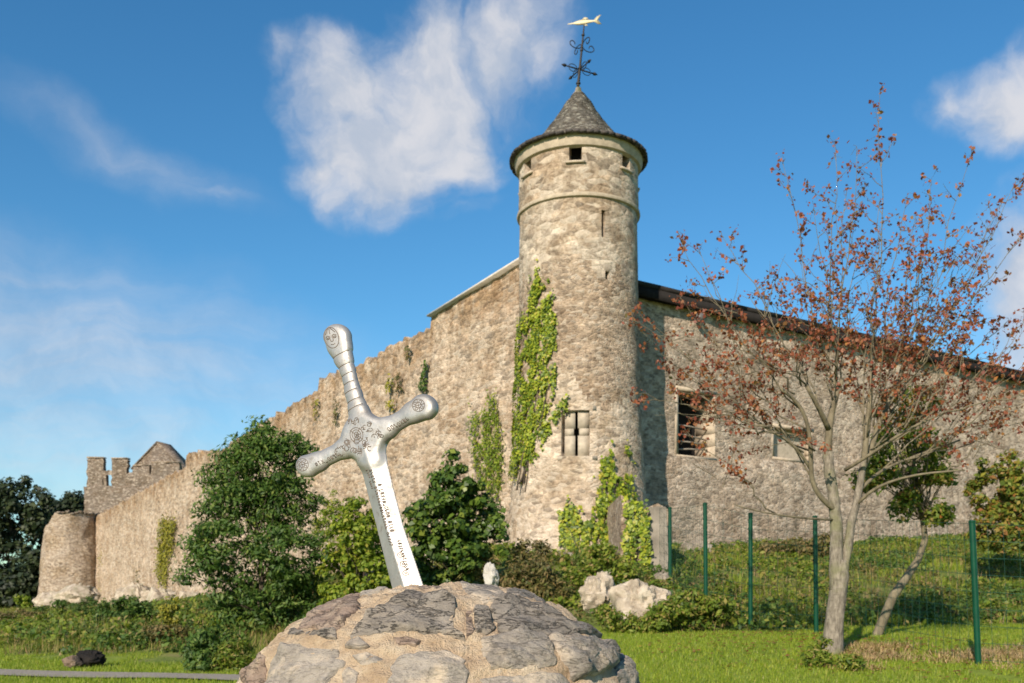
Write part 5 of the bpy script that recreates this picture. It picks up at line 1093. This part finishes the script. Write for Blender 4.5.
    # bare twigs
    for _ in range(130):
        key, tip = tips[rng.integers(len(tips))]; a = W_(*O[key]); e = W_(*tip); c = a + (e - a) * rng.uniform(.05, .6); d_ = nrm((e - a) + unit(1)[0] * np.linalg.norm(e - a) * .8) * rng.uniform(.4, 1.3); br.tube(limb_pts(c, c + d_, 6, .1), np.linspace(.008, .002, 6), 4, False)
    br.build('branch', M['bark_sap'], root, True)
    P, N = np.vstack(LP), np.vstack(LN); mb = MB(); mb.quads(leaves(P, N + np.array([0, 0, .4]), .064, .047, .6, .35, .5)); mb.build('crown', M['leaf_red'], root)
    # leaves still green and orange low on the right side
autumn_tree()
def sapling():
    Y = 21; b = px2(868, 652, Y); b[2] = float(G(b[0], b[1])) - .1; root = empty('sapling', b, 'small leaning tree with curved trunk and green to orange leaves, behind the autumn tree', 'tree')
    W_ = lambda px, py, dy=0: px2(px, py, Y + dy); s = Y / F; t = MB()
    P = np.array([b, W_(876, 638), W_(884, 618), W_(893, 596), W_(906, 578, .2), W_(918, 560, .4), W_(925, 540, .5), W_(923, 520, .5), W_(917, 500, .5), W_(912, 470, .5), W_(908, 430, .5)]); t.tube(P, np.array([6, 5.2, 4.8, 4.4, 4.0, 3.6, 3.2, 2.9, 2.5, 1.8, .8]) * s, 9)
    lobes = lobes_px([(905, 440, 30, 34, 0), (890, 470, 24, 20, -.2), (925, 455, 26, 24, .4), (935, 478, 14, 10, .2), (905, 505, 14, 14, .2), (870, 480, 14, 10, -.3), (920, 405, 24, 20, .5), (895, 410, 20, 20, .2), (938, 515, 10, 8, .2)], Y); cs = np.vstack([ell(c, r, 17, .3)[0] for c, r in lobes])
    for q in cs[::2]: t.tube(limb_pts(P[int(rng.integers(7, 10))], q, 6, .1), np.linspace(.022, .005, 6), 4)
    t.build('trunk', M['bark_sap'], root, True); g = cs[(cs[:, 2] < px2(0, 425, Y)[2])]; o_ = cs[cs[:, 2] >= px2(0, 425, Y)[2]]
    mb = MB(); mb.quads(clumps(g, .24, 36, .11, .06, .5, .3)); cr = mb.build('crown', M['leaf_bank'], root); mb = MB(); mb.quads(clumps(np.vstack([o_, g[::4]]), .2, 26, .11, .07, .5, .3)); mb.build('turning_leaves', M['leaf_orange'], cr)
sapling()

# --- green wire fence
def fence():
    posts = [(670, 508, 28.0), (705, 504, 23.4), (750.5, 514, 22.6), (815, 517, 21.6), (972, 522, 16.3)]
    tops = []; base = []
    for px, py, Y in posts:
        tpz = px2(px, py, Y); lean = {972: .11, 815: .03, 705: .03}.get(px, 0); bx = tpz[0] + lean; base.append(np.array([bx, Y, float(G(bx, Y)) - .15])); tops.append(tpz)
    root = empty('wire_fence', base[2], 'dark green wire mesh fence on leaning green posts along the bank at right', 'fence')
    for a, b in zip(base, tops):
        m = MB(); m.tube([a, b], .05, 12); m.lathe([(.052, -.012), (.058, 0), (.056, .02), (.01, .035)], b, 12)
        o = m.build('post', M['green_paint'], root, True, 40)
    ext = [(base[0] + np.array([-.2, 3.2, .35]), tops[0] + np.array([-.2, 3.2, .35]))] + list(zip(base, tops)) + [(np.array([11.5, 13.2, float(G(11.5, 13.2))]), np.array([11.5, 13.2, float(G(11.5, 13.2)) + 2.1]))]
    w = MB()
    for (a0, a1), (b0, b1) in zip(ext[:-1], ext[1:]):
        for q in range(9): f = .09 + .9 * q / 8; w.tube([a0 + (a1 - a0) * f, b0 + (b1 - b0) * f], .004, 3, False)
        n = int(np.linalg.norm(b0 - a0) / .22)
        for k in range(1, n): c0, c1 = a0 + (b0 - a0) * k / n, a1 + (b1 - a1) * k / n; w.tube([c0 + (c1 - c0) * .05, c0 + (c1 - c0) * .99], .0034, 3, False)
    w.build('wire_mesh', M['wire'], root)
fence()

# --- grass and ground cover
def blades(P, h, w, lean=.35):
    n = len(P); a = rng.random(n) * math.tau; d = np.stack([np.cos(a), np.sin(a), 0 * a], 1); side = np.stack([-d[:, 1], d[:, 0], 0 * a], 1); h = h * (.5 + rng.random(n))[:, None]; l = lean * rng.random(n)[:, None]
    return np.stack([P - side * w / 2, P + side * w / 2, P + d * h * l + np.array([0, 0, 1.0]) * h], 1)
def sample(n, px0, px1, Y0, Y1, test):
    out = np.zeros((0, 2))
    while len(out) < n:
        Y = Y0 + (Y1 - Y0) * rng.random(n * 2) ** 1.0; x = (px0 + (px1 - px0) * rng.random(n * 2) - CX) / F * Y; k = test(x, Y); out = np.vstack([out, np.stack([x, Y], 1)[k]])
    out = out[:n]; return np.concatenate([out, G(out[:, 0], out[:, 1])[:, None]], 1)
PATH = np.array([(-26, 23.5), (-14, 19.6), (-9.2, 18), (-4.3, 16.2), (0, 13.9), (4, 12.9), (7.3, 13.95), (11, 14.7), (26, 16)])
def off_path(x, y): return np.abs(y - np.interp(x, PATH[:, 0], PATH[:, 1])) > .47
def grasses():
    mb = MB(); P = sample(120000, -40, 1080, 12, 31, lambda x, y: (bankness(x, y) < .5) & off_path(x, y) & (nz(np.stack([x, y, 0 * x], -1), 1.1, 15) > -.8)); mb.quads(blades(P, .055, .014, .9)); tag(mb.build('lawn_grass', M['blade'], None), 'short bright green lawn grass', 'grass', kind='stuff')
    onb = lambda x, y: (bankness(x, y) > .2 + .75 * rng.random(np.shape(x))) & (wall_info(x, y)[0] > .15)
    mb = MB(); P = sample(85000, -60, 470, 22, 90, onb); P2 = sample(9000, 600, 1100, 15, 46, onb); k = (nz(P, .5, 18) * .5 + .6)[:, None]
    mb.quads(blades(P, .42 * k, .02, 1.1)); mb.quads(blades(P2, .30, .02, .7)); tag(mb.build('long_grass', M['blade_dry'], None), 'long grass with tan seed heads on the castle bank', 'grass', kind='stuff')
    mb = MB(); nn = lambda x, y, sc, sd: nz(np.stack([x, y, 0 * x], -1), sc, sd)
    P = sample(5600, 440, 1110, 15, 50, lambda x, y: onb(x, y) & (nn(x, y, .7, 25) > -.35)); big = np.clip(.35 + .8 * nz(P, .55, 26), 0, 1)[:, None]; P = P + np.array([0, 0, .05]) + np.array([0, 0, .34]) * big * rng.random((len(P), 1))
    sel = rng.random(len(P)) < .6; mb.quads(clumps(P[sel], .15, 13, .085, .045, .55, .1, .6)); mb.quads(clumps(P[~sel], .2, 9, .15, .085, .6, .15, .6))
    P = sample(2600, -60, 480, 24, 80, lambda x, y: onb(x, y) & (nn(x, y, .35, 27) > -.1)); P = P + np.array([0, 0, .35]) * rng.random((len(P), 1)); mb.quads(clumps(P, .3, 13, .15, .08, .6, .1, .6))
    tag(mb.build('bank_weeds', M['leaf_bank'], None), 'mixed green weeds covering the castle bank', 'ground cover', kind='stuff')
    mb = MB(); P = sample(4200, -60, 1110, 18, 55, lambda x, y: onb(x, y) & (nn(x, y, .45, 33) > -.02) & ((x > 2) | (x < -6))); P = P + np.array([0, 0, .3]) * rng.random((len(P), 1)); mb.quads(clumps(P, .22, 16, .11, .06, .55, .1, .6)); tag(mb.build('shadow_weeds', M['leaf_dark'], None), 'dark green weeds put in as shadow patches on the castle bank', 'ground cover', kind='stuff')  # dark leaf clumps added to give the bank its patches of shadow
    mb = MB(); P = sample(1300, 440, 1100, 15.5, 44, lambda x, y: onb(x, y) & (nn(x, y, .5, 28) > .05)); mb.quads(clumps(P + np.array([0, 0, .12]), .22, 14, .10, .04, .4, .0, .6))
    tag(mb.build('dry_brush', M['leaf_brown'], None), 'dry brown brush scattered over the bank', 'ground cover', kind='stuff')
    mb = MB(); P = sample(700, 850, 1040, 15.6, 18.8, lambda x, y: nn(x, y, 1.5, 29) > .0); mb.quads(blades(np.repeat(P, 7, 0) + rng.normal(size=(len(P) * 7, 3)) * np.array([.2, .16, .0]), .085, .018, 2.4))
    tag(mb.build('dead_grass', M['straw'], None), 'strip of dead straw coloured grass below the fence', 'grass', kind='stuff')
    mb = MB(); P = sample(15000, 660, 1110, 24, 50, lambda x, y: onb(x, y) & (nn(x, y, .6, 31) > -.05)); mb.quads(blades(P, .22, .03, .9)); tag(mb.build('bank_grass', M['blade'], None), 'bright green grass patches on the bank at the foot of the wall', 'grass', kind='stuff')
grasses()
def fallen_leaves():
    mb = MB(); P = sample(900, 640, 1060, 14.2, 24, lambda x, y: np.hypot(x - 6.2, y - 18.5) < 4.5 * rng.random(np.shape(x)) ** .6); P[:, 2] += .05; mb.quads(leaves(P, np.tile([0, 0, 1.0], (len(P), 1)), .075, .055, 0, .3, .8)); tag(mb.build('fallen_leaves', M['leaf_red'], None), 'reddish fallen leaves on the lawn round the autumn tree', 'leaves', kind='stuff')
fallen_leaves()
